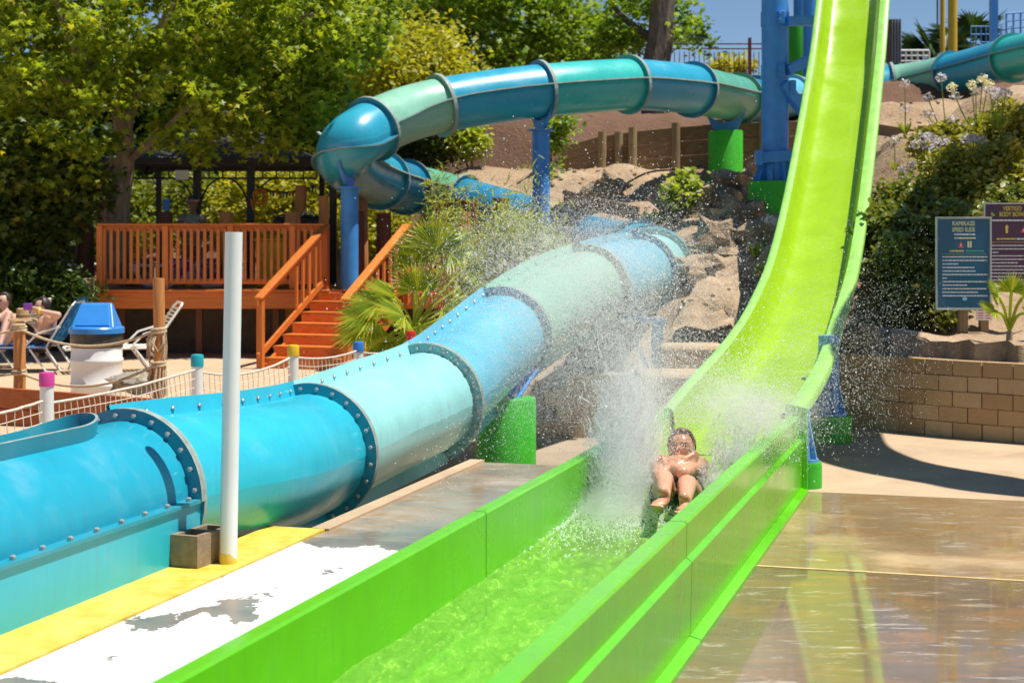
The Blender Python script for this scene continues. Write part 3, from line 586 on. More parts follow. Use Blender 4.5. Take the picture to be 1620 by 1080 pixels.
for q, (ka, kb) in enumerate(zip(rings, rings[1:])):
    cname, seam = TN[ka][2], TN[ka][3]; i0, i1 = ka * PER, kb * PER; first = (q == 0)
    rows = []
    for i in range(i0, i1 + 1):
        S, U, T = tframe(i); rows.append([TP[i] + (S * math.cos(2 * math.pi * j / NA) + U * math.sin(2 * math.pi * j / NA)) * TR for j in range(NA + 1)])
    mb = MB()
    if first:                                             # runout box: arch on straight channel sides, with a slot open on top
        nA = 64; ang = [180 * j / nA for j in range(nA + 1)]; nS = 90; ptsr = []
        Send = -1.02; Sst = -6.5; c80, hw = 97, 28
        def hole(s_, a_):
            d = Send - s_; r_ = .42
            if d < 0: return 1.0
            e = hw if d > r_ else hw * math.sqrt(max(0, 1 - ((r_ - d) / r_) ** 2))
            return abs(a_ - c80) / max(e, 1e-3)
        g = [[F(Sst + (-.6 - Sst) * i / nS, -3.27 + TR * math.cos(R(a)), .35 + TR * math.sin(R(a))) for a in ang] for i in range(nS + 1)]
        Vs = [p for r_ in g for p in r_]; Fs = []
        for i in range(nS):
            for j in range(nA):
                s_ = Sst + (-.6 - Sst) * (i + .5) / nS
                if hole(s_, (ang[j] + ang[j + 1]) / 2) >= 1: Fs.append((i * (nA + 1) + j, i * (nA + 1) + j + 1, (i + 1) * (nA + 1) + j + 1, (i + 1) * (nA + 1) + j))
        mb.add(Vs, Fs); sec = part('tube_section', mb, TM[cname], tube, angle=60)
        # channel side walls and floor
        for sg, tt in ((1, -2.735), (-1, -3.805)):
            c = MB(); c.prism([F(Sst, tt, -.45), F(-.6, tt, -.45), F(-.6, tt, .335), F(Sst, tt, .335)], FR * (-sg * .05)); part('channel_side', c, TM['b2'], tube)
        c = MB(); c.prism([F(Sst, -3.8, .02), F(-.6, -3.8, .02), F(-.6, -2.74, .02), F(Sst, -2.74, .02)], (0, 0, -.05)); part('channel_floor', c, TM['b1'], tube)
        fl = MB(); fl.prism([F(Sst, -2.80, .336), F(-.6, -2.80, .336), F(-.6, -2.715, .336), F(Sst, -2.715, .336)], (0, 0, .022)); fl.prism([F(Sst, -3.82, .336), F(-.6, -3.82, .336), F(-.6, -3.74, .336), F(Sst, -3.74, .336)], (0, 0, .022)); part('seam_flange', fl, TFm['b2'], sec)
        for k in range(22): inst('bolt', me_bolt, sec, F(-.75 - k * .27, -2.755, .365))
        # upstanding rim round the slot: real band with thickness
        rim = []
        for k in range(41): rim.append((Sst + (Send - .42 - Sst) * k / 40, c80 - hw))
        for k in range(1, 32):
            a = math.pi * k / 32; rim.append((Send - .42 + .42 * math.sin(a), c80 - hw * math.cos(a)))
        for k in range(41): rim.append((Send - .42 - (Send - .42 - Sst) * k / 40, c80 + hw))
        rl = []
        for s_, a_ in rim:
            d = FR * math.cos(R(a_)) + ZUP * math.sin(R(a_)); up = (d + ZUP * 1.2).normalized(); b0 = F(s_, -3.27, .35) + d * (TR - .02)
            rl.append((b0, up))
        band = MB(); rows_b = []
        for k, (b0, up) in enumerate(rl):
            a, b = rl[max(k - 1, 0)][0], rl[min(k + 1, len(rl) - 1)][0]; tg = (b - a).normalized(); nn = tg.cross(up).normalized() * .009
            rows_b.append([b0 - nn, b0 + up * .115 - nn, b0 + up * .115 + nn, b0 + nn, b0 - nn])
        band.loft(rows_b); band.m = [1 if (f_ % 4) == 1 else 0 for f_ in range(len(band.f))]; part('slot_rim', band, [TFm['b2'], MT['edge']], sec, angle=50)
    else:
        mb.loft(rows); sec = part('tube_section', mb, TM[cname], tube, angle=60)
        fl = MB()
        for sa in (seam, seam + 180):
            lo = []; 
            for i in range(i0, i1 + 1):
                S, U, T = tframe(i); d = S * math.cos(R(sa)) + U * math.sin(R(sa)); n_ = -S * math.sin(R(sa)) + U * math.cos(R(sa)); h_ = .085 if q > 7 else .12
                b0 = TP[i] + d * (TR - .005); lo.append([b0 - n_ * .012, b0 + d * h_ - n_ * .012, b0 + d * h_ + n_ * .012, b0 + n_ * .012, b0 - n_ * .012])
            k0 = len(fl.f); fl.loft(lo); fl.m[k0:] = [1 if (f_ % 4) == 1 else 0 for f_ in range(len(fl.f) - k0)]
            if q < 6:
                L = 0; nxt = .1
                for i in range(i0, i1):
                    seg = (TP[i + 1] - TP[i]).length
                    while L + seg > nxt:
                        u_ = (nxt - L) / seg; S, U, T = tframe(i); d = S * math.cos(R(sa)) + U * math.sin(R(sa)); n_ = -S * math.sin(R(sa)) + U * math.cos(R(sa))
                        if sa == seam:
                            side = -1 if n_.dot(Vector((1, -.3, 0))) < 0 else 1
                            o = inst('bolt', me_bolt, sec, TP[i].lerp(TP[i + 1], u_) + d * (TR + .04) + n_ * (.014 * side)); o.rotation_euler = (n_ * side).to_track_quat('Z', 'Y').to_euler()
                        nxt += .27
                    L += seg
        part('seam_flange', fl, [TM[cname] if q < 7 else TFm[cname], MT['edge']], sec, angle=50)
    # end flanges: two rings bolted together, pale worn rim
    for kk, off in ((ka, .017), (kb, -.017)):
        if kk == 0: continue
        i = kk * PER; S, U, T = tframe(i); c = TP[i] + T * off; ro = TR + (.085 if q < 12 else .08); rg = MB(); prs = [(TR - .01, -.016), (ro, -.016), (ro, .016), (TR - .01, .016), (TR - .01, -.016)]
        rng = (0, 48, 360)
        if first: rng = (0, 24, 180)
        rws = [[c + (S * math.cos(R(rng[2] * j / rng[1])) + U * math.sin(R(rng[2] * j / rng[1]))) * r_ + T * h_ for r_, h_ in prs] for j in range(rng[1] + 1)]
        rg.loft(rws); rg.m = [1 if (f_ % 4) == 1 else 0 for f_ in range(len(rg.f))]
        ring = part('end_flange', rg, [TFm[cname], MT['edge']], sec, angle=50)
        if (off < 0 and q < 7) or (q >= 20 and off < 0):
            for j in range(24):
                a = 2 * math.pi * (j + .5) / 24
                if first and a > math.pi: continue
                d = S * math.cos(a) + U * math.sin(a); o = inst('bolt', me_bolt, sec, c + d * (TR + .042) - T * .02); o.rotation_euler = (-T).to_track_quat('Z', 'Y').to_euler()

# tube supports
def saddle(parent, top_c, base_c, r, T, S, mat):
    mb = MB(); P = []
    for k in range(9):
        a = R(215 + 110 * k / 8); P.append(top_c + S * math.cos(a) * (TR + .05) + ZUP * math.sin(a) * (TR + .05))
    P += [base_c + S * (r * .8), base_c - S * (r * .8)]; mb.prism([p - T * .03 for p in P], T * .06); return part('saddle', mb, mat, parent, smooth=False)
def tube_post(name, idx, gz, r, label, px_top=None):
    i = idx; c = TP[i]; S, U, T = tframe(i); p = Vector((c.x, c.y, gz)); t = thing(name, p, label, 'support')
    top = c.z - TR - .22; mb = MB(); mb.cyl(p, (p.x, p.y, top), r, n=24); part('column', mb, MT['steel_blue'], t)
    mb = MB(); mb.lathe([(r * 1.5, top - .02), (r * 1.5, top + .01)], (p.x, p.y, 0), 24); part('cap_plate', mb, MT['steel_blue'], t)
    saddle(t, c, Vector((p.x, p.y, top)), r, T, S, MT['steel_blue']); return t
tube_post('tube_support', 24 * PER, 0, .145, 'blue round column under the left bend of the tube slide')
tube_post('tube_support', 29 * PER, 1.2, .155, 'blue round column under the middle of the upper tube')
# green pillars
i = int(34.3 * PER); c = TP[i]; S, U, T = tframe(i); p = Vector((c.x, c.y, W(1136, 300, c.y).z)); t = thing('tube_pillar', p, 'green cylindrical pillar carrying the upper tube on the slope', 'support')
top = W(1136, 207, c.y).z; mb = MB(); mb.lathe([(.35, p.z - .5), (.35, top - .03), (.335, top)], (p.x, p.y, 0), 30); part('footing', mb, MT['foot_green'], t); saddle(t, c, Vector((p.x, p.y, top)), .3, T, S, MT['steel_blue'])
p = W(800, 748, 17.2); p.z = -.5; t = thing('tube_pillar', p, 'green cylindrical pillar under the lower tube beside the splash', 'support')
top = W(800, 628, 17.2).z; mb = MB(); mb.lathe([(.318, -.5), (.318, top - .02), (.305, top)], (p.x, p.y, 0), 30); part('footing', mb, MT['foot_green'], t)
i = int(8.1 * PER); S, U, T = tframe(i); saddle(t, TP[i], Vector((p.x, p.y, top)), .2, T, S, MT['steel_blue'])
# blue bracket post beyond the plume
p = W(1040, 600, 20.6); t = thing('tube_support', p, 'faded blue steel bracket post behind the spray under the tube turn', 'support')
mb = MB(); mb.beam(p, W(1040, 505, 20.6), .14, .14); part('column', mb, MT['pale_blue_steel'], t); mb = MB(); mb.beam(W(985, 503, 20.6), W(1055, 508, 20.6), .12, .06); part('cross_arm', mb, MT['pale_blue_steel'], t)
mb = MB(); mb.beam(W(1005, 540, 20.6), W(1028, 590, 20.6), .05, .05); part('brace', mb, MT['pale_blue_steel'], t)
# ================================================================ left: deck, patio furniture, posts, nets
# leaning white pipe
pb = W(361, 893, 9.94); pb.z = 0.0; ptop = W(370, 367, 9.94)
wp = thing('white_pole', pb, 'tall white plastic pole rising from the yellow kerb', 'pole')
mb = MB(); mb.cyl(pb, ptop, .053, n=28); part('pipe', mb, MT['white_pvc'], wp)
mb = MB(); mb.lathe([(.0535, .002), (.0537, .05), (.0535, .075)], pb, 28, cap=False); part('paint_splash', mb, MT['yellow_paint'], wp)
# hollow concrete block leaning by the pole
def cmu(p, rz):
    mb = MB(); L, Wd, H, th = .39, .19, .19, .032
    outer = [(-L / 2, -Wd / 2), (L / 2, -Wd / 2), (L / 2, Wd / 2), (-L / 2, Wd / 2)]
    holes = [[(-L / 2 + th, -Wd / 2 + th), (-.018, -Wd / 2 + th), (-.018, Wd / 2 - th), (-L / 2 + th, Wd / 2 - th)], [(.018, -Wd / 2 + th), (L / 2 - th, -Wd / 2 + th), (L / 2 - th, Wd / 2 - th), (.018, Wd / 2 - th)]]
    bx = [(-L / 2, L / 2, -Wd / 2, -Wd / 2 + th), (-L / 2, L / 2, Wd / 2 - th, Wd / 2), (-L / 2, -L / 2 + th, -Wd / 2 + th, Wd / 2 - th), (-.018, .018, -Wd / 2 + th, Wd / 2 - th), (L / 2 - th, L / 2, -Wd / 2 + th, Wd / 2 - th)]
    for x0, x1, y0, y1 in bx: mb.box(((x0 + x1) / 2, (y0 + y1) / 2, H / 2), (x1 - x0, y1 - y0, H))
    m = M('grey_brown_block', (.25, .185, .12), .95, .25, 18, bstr=.7, bscale=70, bdist=.006); o = part('concrete_block', mb, m, smooth=False); o.location = p; o.rotation_euler = (0, 0, rz); ORIG[o.name] = Vector(p)
    return tag(o, 'hollow grey concrete block standing against the white pole', 'concrete block')
cb = W(314, 897, 9.88); cmu((cb.x, 9.98, .014), R(68))

# PVC bollards with coloured caps
CAPC = {'pink': (.62, .06, .30), 'teal': (.02, .36, .42), 'yellow': (.75, .48, .02), 'blue': (.04, .2, .6), 'red': (.6, .03, .02)}
BOL = [('pink', 74, 588, 13.2), ('teal', 312, 560, 15.6), ('yellow', 464, 545, 17.0), ('blue', 567, 540, 18.4), ('red', 650, 523, 20.3)]
BP = []
for cn, px, py, Y in BOL:
    top = W(px, py, Y); p = Vector((top.x, Y, 0)); BP.append((p, top.z)); t = thing('bollard', p, f'white plastic bollard with a {cn} cap behind the blue tube', 'bollard', 'bollards with coloured caps')
    mb = MB(); mb.cyl(p - Vector((0, 0, .3)), p + Vector((0, 0, top.z - .02)), .055, n=20); part('pipe', mb, MT['white_pvc'], t)
    mb = MB(); mb.lathe([(.0615, top.z - .115), (.0615, top.z - .02), (.056, top.z - .006), (.03, top.z)], p, 20); part('cap', mb, M('cap_' + cn, CAPC[cn], .35, .08, 8), t)
# nets strung between the bollards
def net(a, za, b, zb, sag, label, h=.42, cell=.085):
    L = (b - a).length; n = max(3, int(L / cell)); rows = max(3, int(h / cell)); t = thing('rope_net', (a + b) / 2, label, 'net', 'nets between the bollards')
    P = lambda u, k: a.lerp(b, u) + Vector((.012 * mnoise.noise(Vector((u * 9, k * .7, L))), .02 * mnoise.noise(Vector((u * 5, k * .5, 7 + L))), za + (zb - za) * u - sag * 4 * u * (1 - u) - k * cell * (1 + .08 * mnoise.noise(Vector((u * 4, 1, L))))))
    mb = MB(); mb.tube([P(i / 24, 0) for i in range(25)], .012, 6); part('top_rope', mb, MT['net'], t)
    mb = MB()
    for k in range(1, rows + 1): mb.tube([P(i / 16, k) for i in range(17)], .0042, 4, False)
    for i in range(n + 1): mb.tube([P(min(1, max(0, i / n + .006 * k)), k) for k in range(rows + 1)], .0042, 4, False)
    part('mesh_cords', mb, MT['net'], t)
e0 = Vector((W(-60, 600, 12.4).x, 12.4, 0))
net(e0, .60, BP[0][0], .67, .02, 'white cord net left of the pink bollard at the frame edge'); net(BP[0][0], .64, BP[1][0], .72, .03, 'white cord net between the pink and the teal bollards')
net(BP[1][0], .70, BP[2][0], .74, .10, 'white cord net between the teal and the yellow bollards'); net(BP[2][0], .73, BP[3][0], .70, .05, 'white cord net between the yellow and the blue bollards'); net(BP[3][0], .68, BP[4][0], .62, .05, 'white cord net between the blue and the red bollards', .35)
# orange-brown planter boards
pl = thing('planter_board', W(120, 650, 17.3), 'low orange brown timber edging in front of the drum bin', 'planter')
for (x0, y0, Y0, x1, y1, Y1) in ((-80, 606, 17.4, 253, 630, 16.6),):
    a, b = W(x0, y0, Y0), W(x1, y1, Y1)
    for k in range(2):
        mb = MB(); o = Vector((0, 0, -.11 - k * .215)); mb.beam(a + o, b + o, .05, .21); part('plank', mb, M_wood('planter_stain', (.33, .085, .02), .55, 0), pl, origin=(a + b) / 2, bevel=.006)
mb = MB(); mb.ball(W(20, 622, 17.33) + Vector((0, -.03, 0)), .02, 10, 6, (1, .4, 1.3)); part('bolt_head', mb, MT['bolt'], pl)

# drum bin with swing-top lid
def drum_bin():
    c = W(153, 640, 18.8); c.z = 0; t = thing('drum_bin', c, 'white ribbed drum rubbish bin with blue swing lid and dark liner', 'bin')
    r = .288; prof = [(r, 0)]
    for z0 in (.28, .56): prof += [(r, z0 - .03), (r + .012, z0 - .012), (r + .012, z0 + .012), (r, z0 + .03)]
    prof += [(r, .72)]; mb = MB(); mb.lathe(prof, c, 40); part('drum', mb, MT['white_paint'], t)
    mb = MB(); n = 40; rows = []
    for k, z in enumerate((.71, .74, .78, .82, .86, .885)):
        rows.append([c + Vector(((r + .006 + .012 * mnoise.noise(Vector((math.cos(2 * math.pi * j / n) * 3, math.sin(2 * math.pi * j / n) * 3, k * .8)))) * math.cos(2 * math.pi * j / n), (r + .006 + .012 * mnoise.noise(Vector((math.cos(2 * math.pi * j / n) * 3, math.sin(2 * math.pi * j / n) * 3, k * .8)))) * math.sin(2 * math.pi * j / n), z)) for j in range(n + 1)])
    mb.loft(rows); part('bin_liner', mb, M('dark_plastic_bag', (.05, .045, .04), .22, .3, 14), t)
    lid = M('blue_plastic_lid', (.04, .25, .66), .32, .08, 5); mb = MB(); mb.lathe([(.312, .87), (.312, .925), (.30, .94), (.27, .945)], c, 40); ld = part('lid', mb, lid, t)
    a = .245; b = .2; h = .27; z0 = .943; pts = [c + Vector(v) for v in ((-a, -b, z0), (a, -b, z0), (a, b, z0), (-a, b, z0), (-a * .72, -.02, z0 + h), (a * .72, -.02, z0 + h), (a * .72, .03, z0 + h), (-a * .72, .03, z0 + h))]
    mb = MB(); mb.add(pts, [(0, 1, 5, 4), (1, 2, 6, 5), (2, 3, 7, 6), (3, 0, 4, 7), (4, 5, 6, 7)]); part('hood', mb, lid, ld, smooth=False, bevel=.015)
    f = [c + Vector(v) for v in ((-a * .8, -b * .93 - .012, z0 + .02), (a * .8, -b * .93 - .012, z0 + .02), (a * .62, -.045 - .012, z0 + h * .93), (-a * .62, -.045 - .012, z0 + h * .93))]
    mb = MB(); mb.prism(f, (0, .012, .006)); part('flap', mb, lid, ld, smooth=False, bevel=.006)
drum_bin()
# log posts with rope
def log_post(px, ptop, Y, r, label, wrap=True):
    tp = W(px, ptop, Y); p = Vector((tp.x, Y, 0)); t = thing('rope_post', p, label, 'post', 'log posts carrying the rope'); mb = MB(); mb.tube([p, p + Vector((.01, 0, tp.z * .5)), p + Vector((0, 0, tp.z - .02)), p + Vector((0, 0, tp.z))], [r * 1.02, r * .98, r, r * .93], 18); part('log', mb, MT['log'], t); return t, p, tp.z
t1, p1_, z1 = log_post(30, 512, 17.8, .066, 'short orange log post with rope knot left of the bin')
t2, p2_, z2 = log_post(251, 440, 17.2, .06, 'tall orange log post with frayed rope right of the bin')
def coil(p, z, r, n, rr, parent, name='rope_wrap'):
    mb = MB(); pts = [p + Vector((r * math.cos(a * .5), r * math.sin(a * .5), z + a * .5 / (2 * math.pi) * rr * 2)) for a in range(int(n * 4 * math.pi) + 1)]; mb.tube(pts, rr, 6); part(name, mb, MT['rope'], parent)
coil(p1_, z1 - .09, .075, 3, .014, t1); coil(p1_, z1 - .56, .075, 2, .014, t1)
mb = MB()
for k in range(46):                                          # frayed rope ends bound round the post
    a = random.uniform(0, 6.28); z = random.choice([.98, .94, .62, .58]); l = random.uniform(.15, .42); b = p2_ + Vector((.07 * math.cos(a), .07 * math.sin(a), z)); mb.tube([b, b + Vector((.03 * math.cos(a) - .02, .03 * math.sin(a), -l * .5)), b + Vector((random.uniform(-.06, .04), .03 * math.sin(a), -l))], [.011, .012, .004], 5)
part('rope_wrap', mb, MT['rope'], t2); coil(p2_, .95, .072, 2, .016, t2); coil(p2_, .6, .072, 2, .016, t2)
def rope(a, b, sag, label, r=.014):
    n = 24; pts = [a.lerp(b, i / n) - Vector((0, 0, 4 * sag * (i / n) * (1 - i / n))) for i in range(n + 1)]; mb = MB()
    mb.tube(pts, r, 8); 
    for q in range(2):
        tw = [p + Vector((0, math.cos(i * 2.2 + q * 3.14), math.sin(i * 2.2 + q * 3.14))) * r * .55 for i, p in enumerate(spline(pts, 5))]; mb.tube(tw, r * .62, 5, False)
    tag(part('rope', mb, MT['rope'], origin=a, angle=80), label, 'rope', 'ropes between the log posts')
rope(p1_ + Vector((.06, -.05, z1 - .07)), p2_ + Vector((-.05, -.05, .98)), .16, 'upper sagging rope from short log post past the bin')
rope(p1_ + Vector((.06, -.05, z1 - .54)), p2_ + Vector((-.05, -.05, .62)), .17, 'lower sagging rope from short log post past the bin')
rope(p1_ + Vector((-.06, -.05, z1 - .07)), p1_ + Vector((-2.4, .3, z1 - .1)), .14, 'upper rope running left out of frame from the short log post')
rope(p1_ + Vector((-.06, -.05, z1 - .54)), p1_ + Vector((-2.4, .3, z1 - .5)), .1, 'lower rope running left out of frame from the short log post')
c = W(215, 606, 17.9); mb = MB(); mb.ball(c, .2, 20, 12, (1.25, .8, .62), jit=.5, seed=21); tag(part('patio_rock', mb, M('pale_mottled_rock', (.34, .3, .23), .9, .5, 12, bstr=.8, bscale=20, bdist=.04), origin=c, angle=60), 'pale mottled rock on the patio between bin and tall log post', 'rock')

# ---- the wooden deck
DZ, DY, RZ = 1.10, 26.5, 2.15
def px(x, Y): return (x - CX) / FPX * Y
dk = thing('wooden_deck', (px(330, DY), DY, 0), 'raised orange stained wooden deck with baluster railing and stairs', 'deck')
x0, x1, x2, x3 = px(158, DY), px(512, DY), px(640, DY), px(735, DY)
mb_b = MB(); mb_b.box((0, 0, 0), (.138, 4.2, .036)); me_board = mesh_of('deck_board', mb_b, M_wood('deck_board_wood', (.42, .125, .03), .55, 1))
nb = int((x3 - x0 + .3) / .142)
for k in range(nb): inst('deck_board', me_board, dk, (x0 - .1 + k * .142, DY + 2.05, DZ - .02))
mb = MB(); mb.beam((x0 - .12, DY - .06, DZ - .17), (x3, DY - .06, DZ - .17), .045, .26); part('fascia_board', mb, MT['deck_wood_x'], dk, bevel=.006)
mb = MB(); mb.beam((x0 - .16, DY - .07, DZ - .015), (x1 + .1, DY - .07, DZ - .015), .15, .04); part('nosing_board', mb, MT['deck_wood_x'], dk, bevel=.006)
for k in range(4):
    mb = MB(); mb.beam((x0 + .3 + k * 1.25, DY + .3, 0), (x0 + .3 + k * 1.25, DY + .3, DZ - .1), .1, .1); part('deck_leg', mb, MT['dark_log'], dk)
mb = MB(); mb.box(((x0 + x3) / 2, DY + 1.2, .42), (x3 - x0, .08, .84)); part('skirt_panel', mb, M('shaded_skirting', (.12, .09, .065), .9, .3, 4), dk)  # set back under the deck; the shade there is put into its colour
bal = MB(); bal.box((0, 0, 0), (.05, .036, .86)); me_bal = mesh_of('baluster', bal, MT['deck_wood'])
def railing(a, b, posts, name='railing', n=None, h=RZ):
    """straight level railing from a to b (x only)"""
    mb = MB(); mb.beam((a - .03, DY, h), (b + .03, DY, h), .135, .036); r = part(name, mb, MT['deck_wood_x'], dk, origin=((a + b) / 2, DY, h), bevel=.006)
    for z in (h - .065, DZ + .135): mb = MB(); mb.beam((a, DY + .022, z), (b, DY + .022, z), .036, .085); part('rail', mb, MT['deck_wood_x'], r, origin=((a + b) / 2, DY, z), bevel=.004)
    for x in posts: mb = MB(); mb.beam((x, DY, DZ - .3), (x, DY, h - .02), .095, .095); part('post', mb, MT['deck_wood'], r, origin=(x, DY, DZ), bevel=.006)
    k = n or int((b - a) / .115)
    for i in range(k):
        x = a + (b - a) * (i + .75) / (k + .5)
        if min([abs(x - q) for q in posts]) > .06: inst('baluster', me_bal, r, (x, DY - .02, (h + DZ) / 2 + .03))
    return r
railing(x0, x1, [x0, px(262, DY), px(365, DY), px(463, DY), x1], n=33); railing(x2 + .12, x3, [x2 + .1, x3], n=9)
# stairs: seven risers down towards the patio, turned a little to the left
SA = Vector((-.336, -.942, 0)); SW = Vector((.942, -.336, 0)); S0 = Vector((x1 + .06, DY, 0)); SWD = 1.36; NR = 7; rise = DZ / NR; going = .30
def ST(k, w, z): return S0 + SA * (k * going) + SW * w + Vector((0, 0, z))
st = MB(); st.prism([ST(0, -.02, DZ - .03), ST(0, SWD + .1, DZ - .03), ST(-1.2, SWD + .3, DZ - .03), ST(-1.2, .1, DZ - .03)], (0, 0, .03)); stair = part('staircase', st, MT['deck_wood_x'], dk, origin=S0)
for k in range(1, NR + 1):
    z = DZ - k * rise
    mb = MB(); mb.prism([ST(k - .12, -.03 - .07 * (k == NR), z), ST(k - .12, SWD + .03, z), ST(k + 1.02, SWD + .03, z), ST(k + 1.02, -.03 - .07 * (k == NR), z)], (0, 0, -.038)) if z > .01 else None
    if z > .01: part('tread', mb, MT['deck_wood_x'], stair, origin=S0, bevel=.006)
    mb = MB(); mb.prism([ST(k, 0, z + rise - .04), ST(k, SWD, z + rise - .04), ST(k + .06, SWD, z + rise - .04), ST(k + .06, 0, z + rise - .04)], (0, 0, -rise + .04)); part('riser', mb, MT['deck_wood_x'], stair, origin=S0)
for w in (.02, SWD - .05):
    mb = MB(); mb.beam(ST(0, w, DZ - .2), ST(NR, w, -.02), .04, .2); part('stringer', mb, MT['deck_wood'], stair, origin=S0)
for w, ntop, nb_ in ((-.02, RZ - .02, -.02), (SWD + .03, RZ, 0)):
    top = ST(0, w, RZ - .01); low = ST(NR + .6, w, 1.04); mb = MB(); mb.beam(top, low, .135, .04); r = part('stair_handrail', mb, MT['deck_wood_x'], dk, origin=top, bevel=.006)
    mb = MB(); mb.beam(top - Vector((0, 0, .07)), low - Vector((0, 0, .07)), .04, .085); part('rail', mb, MT['deck_wood_x'], r, origin=top, bevel=.004)
    mb = MB(); mb.beam(top - Vector((0, 0, .86)), low - Vector((0, 0, .86)), .04, .1); part('rail', mb, MT['deck_wood_x'], r, origin=top, bevel=.004)
    for k, zb in ((0.05, DZ - .2), (NR + .35, 0)):
        q = ST(k, w, 0); zt = 1.04 + (RZ - 1.05) * (1 - k / (NR + .6)); mb = MB(); mb.beam(q + Vector((0, 0, zb)), q + Vector((0, 0, zt)), .095, .095, up=SA); part('post', mb, MT['deck_wood'], r, origin=q, bevel=.006)
    for i in range(5 if w < 0 else 9):
        k = .6 + i * (.72 if w < 0 else .78); q = ST(k, w, 0); zt = 1.0 + (RZ - 1.05) * (1 - k / (NR + .6)); mb = MB(); mb.beam(q + Vector((0, 0, zt - .84)), q + Vector((0, 0, zt)), .036, .05, up=SA); part('baluster', mb, MT['deck_wood'], r, origin=q)

# ---- gazebo behind the deck
gz = thing('gazebo', (px(350, 31), 31, DZ), 'black metal gazebo with dark canopy roof behind the deck', 'gazebo')
gx0, gx1, gy0, gy1, ge = px(190, 31), px(515, 31), 29.4, 33.2, 3.36
c = Vector(((gx0 + gx1) / 2, (gy0 + gy1) / 2, 0)); canvas = M('dark_canopy_fabric', (.035, .035, .04), .7, .2, 3)
mb = MB(); e = [Vector((gx0, gy0, ge)), Vector((gx1, gy0, ge)), Vector((gx1, gy1, ge)), Vector((gx0, gy1, ge))]; k2 = [p.lerp(Vector((c.x, c.y, p.z)), .72) + Vector((0, 0, .62)) for p in e]; ap = c + Vector((0, 0, ge + .75))
mb.add(e + k2, [(0, 1, 5, 4), (1, 2, 6, 5), (2, 3, 7, 6), (3, 0, 4, 7)]); mb.add([p - Vector((0, 0, .1)) for p in e] + e, [(0, 1, 5, 4), (1, 2, 6, 5), (2, 3, 7, 6), (3, 0, 4, 7)]); rf = part('roof', mb, canvas, gz, smooth=False)
mb = MB(); k3 = [p.lerp(Vector((c.x, c.y, p.z)), -.12) + Vector((0, 0, .14)) for p in k2]; mb.add(k3 + [ap + Vector((0, 0, .25))], [(0, 1, 4), (1, 2, 4), (2, 3, 4), (3, 0, 4)]); part('roof_vent', mb, canvas, rf, smooth=False)
for x in (px(312, 29.6), px(397, 29.6), px(527, 29.6)): mb = MB(); mb.beam((x, 29.6, DZ), (x, 29.6, ge), .13, .13); part('post', mb, MT['black'], gz)
for x in (gx0 + .3, gx1 - .3): mb = MB(); mb.beam((x, 33, DZ), (x, 33, ge), .1, .1); part('post', mb, MT['black'], gz)
mb = MB(); mb.beam((gx0, 29.6, ge - .12), (gx1, 29.6, ge - .12), .04, .035); mb.beam((gx0, 29.6, ge - .36), (gx1, 29.6, ge - .36), .04, .035)
for k in range(17): x = gx0 + (gx1 - gx0) * k / 16; mb.beam((x, 29.6, ge - .12), (x, 29.6, ge - .36), .022, .022)
part('frieze', mb, MT['black'], gz)
mb = MB()
for x, sg in ((px(397, 29.6), -1), (px(397, 29.6), 1), (px(312, 29.6), 1), (px(312, 29.6), -1)): mb.tube([Vector((x + sg * (.05 + .45 * (1 - math.cos(R(a)))), 29.6, ge - .95 + .6 * math.sin(R(a)))) for a in range(0, 91, 10)], .018, 6)
part('corner_brace', mb, MT['black'], gz)
# things hanging in the gazebo
mb = MB(); q = W(288, 277, 29.2); mb.box(q, (.23, .012, .17)); tag(part('notice_board', mb, MT['white_paint'], origin=q), 'small white notice hanging under the gazebo roof', 'notice')
mb = MB(); f0 = W(402, 292, 29.3); f1 = W(505, 290, 29.3); sp = [f0.lerp(f1, i / 20) - Vector((0, 0, .14 * 4 * (i / 20) * (1 - i / 20))) for i in range(21)]; mb.tube(sp, .008, 5)
bt = thing('bunting', f0, 'string of small coloured pennants under the gazebo', 'bunting'); part('cord', mb, MT['black'], bt)
pc = [M('pennant_' + n_, c_, .7) for n_, c_ in (('red', (.4, .03, .03)), ('green', (.03, .2, .06)), ('navy', (.03, .04, .2)), ('gold', (.5, .3, .03)))]
for i in range(1, 20): q = sp[i]; mb = MB(); mb.prism([q + Vector((-.035, 0, 0)), q + Vector((.035, 0, 0)), q + Vector((.0, 0, -.12))], (0, .006, 0)); part('pennant', mb, pc[i % 4], bt, smooth=False)
sp_ = []; q = W(411, 310, 29.2)
for a in range(0, 760, 20): r_ = .03 + .13 * (1 - a / 900); sp_.append(q + Vector((r_ * math.cos(R(a + 200)), 0, r_ * math.sin(R(a + 200)))))
sp_ = [q + Vector((-.1, 0, -.26)), q + Vector((-.14, 0, -.12))] + sp_; mb = MB(); mb.tube(sp_, [.02] * len(sp_), 8); tag(part('spiral_ornament', mb, M('amber_glass', (.6, .2, .02), .3), origin=q), 'amber spiral ornament hanging from the gazebo post', 'ornament')
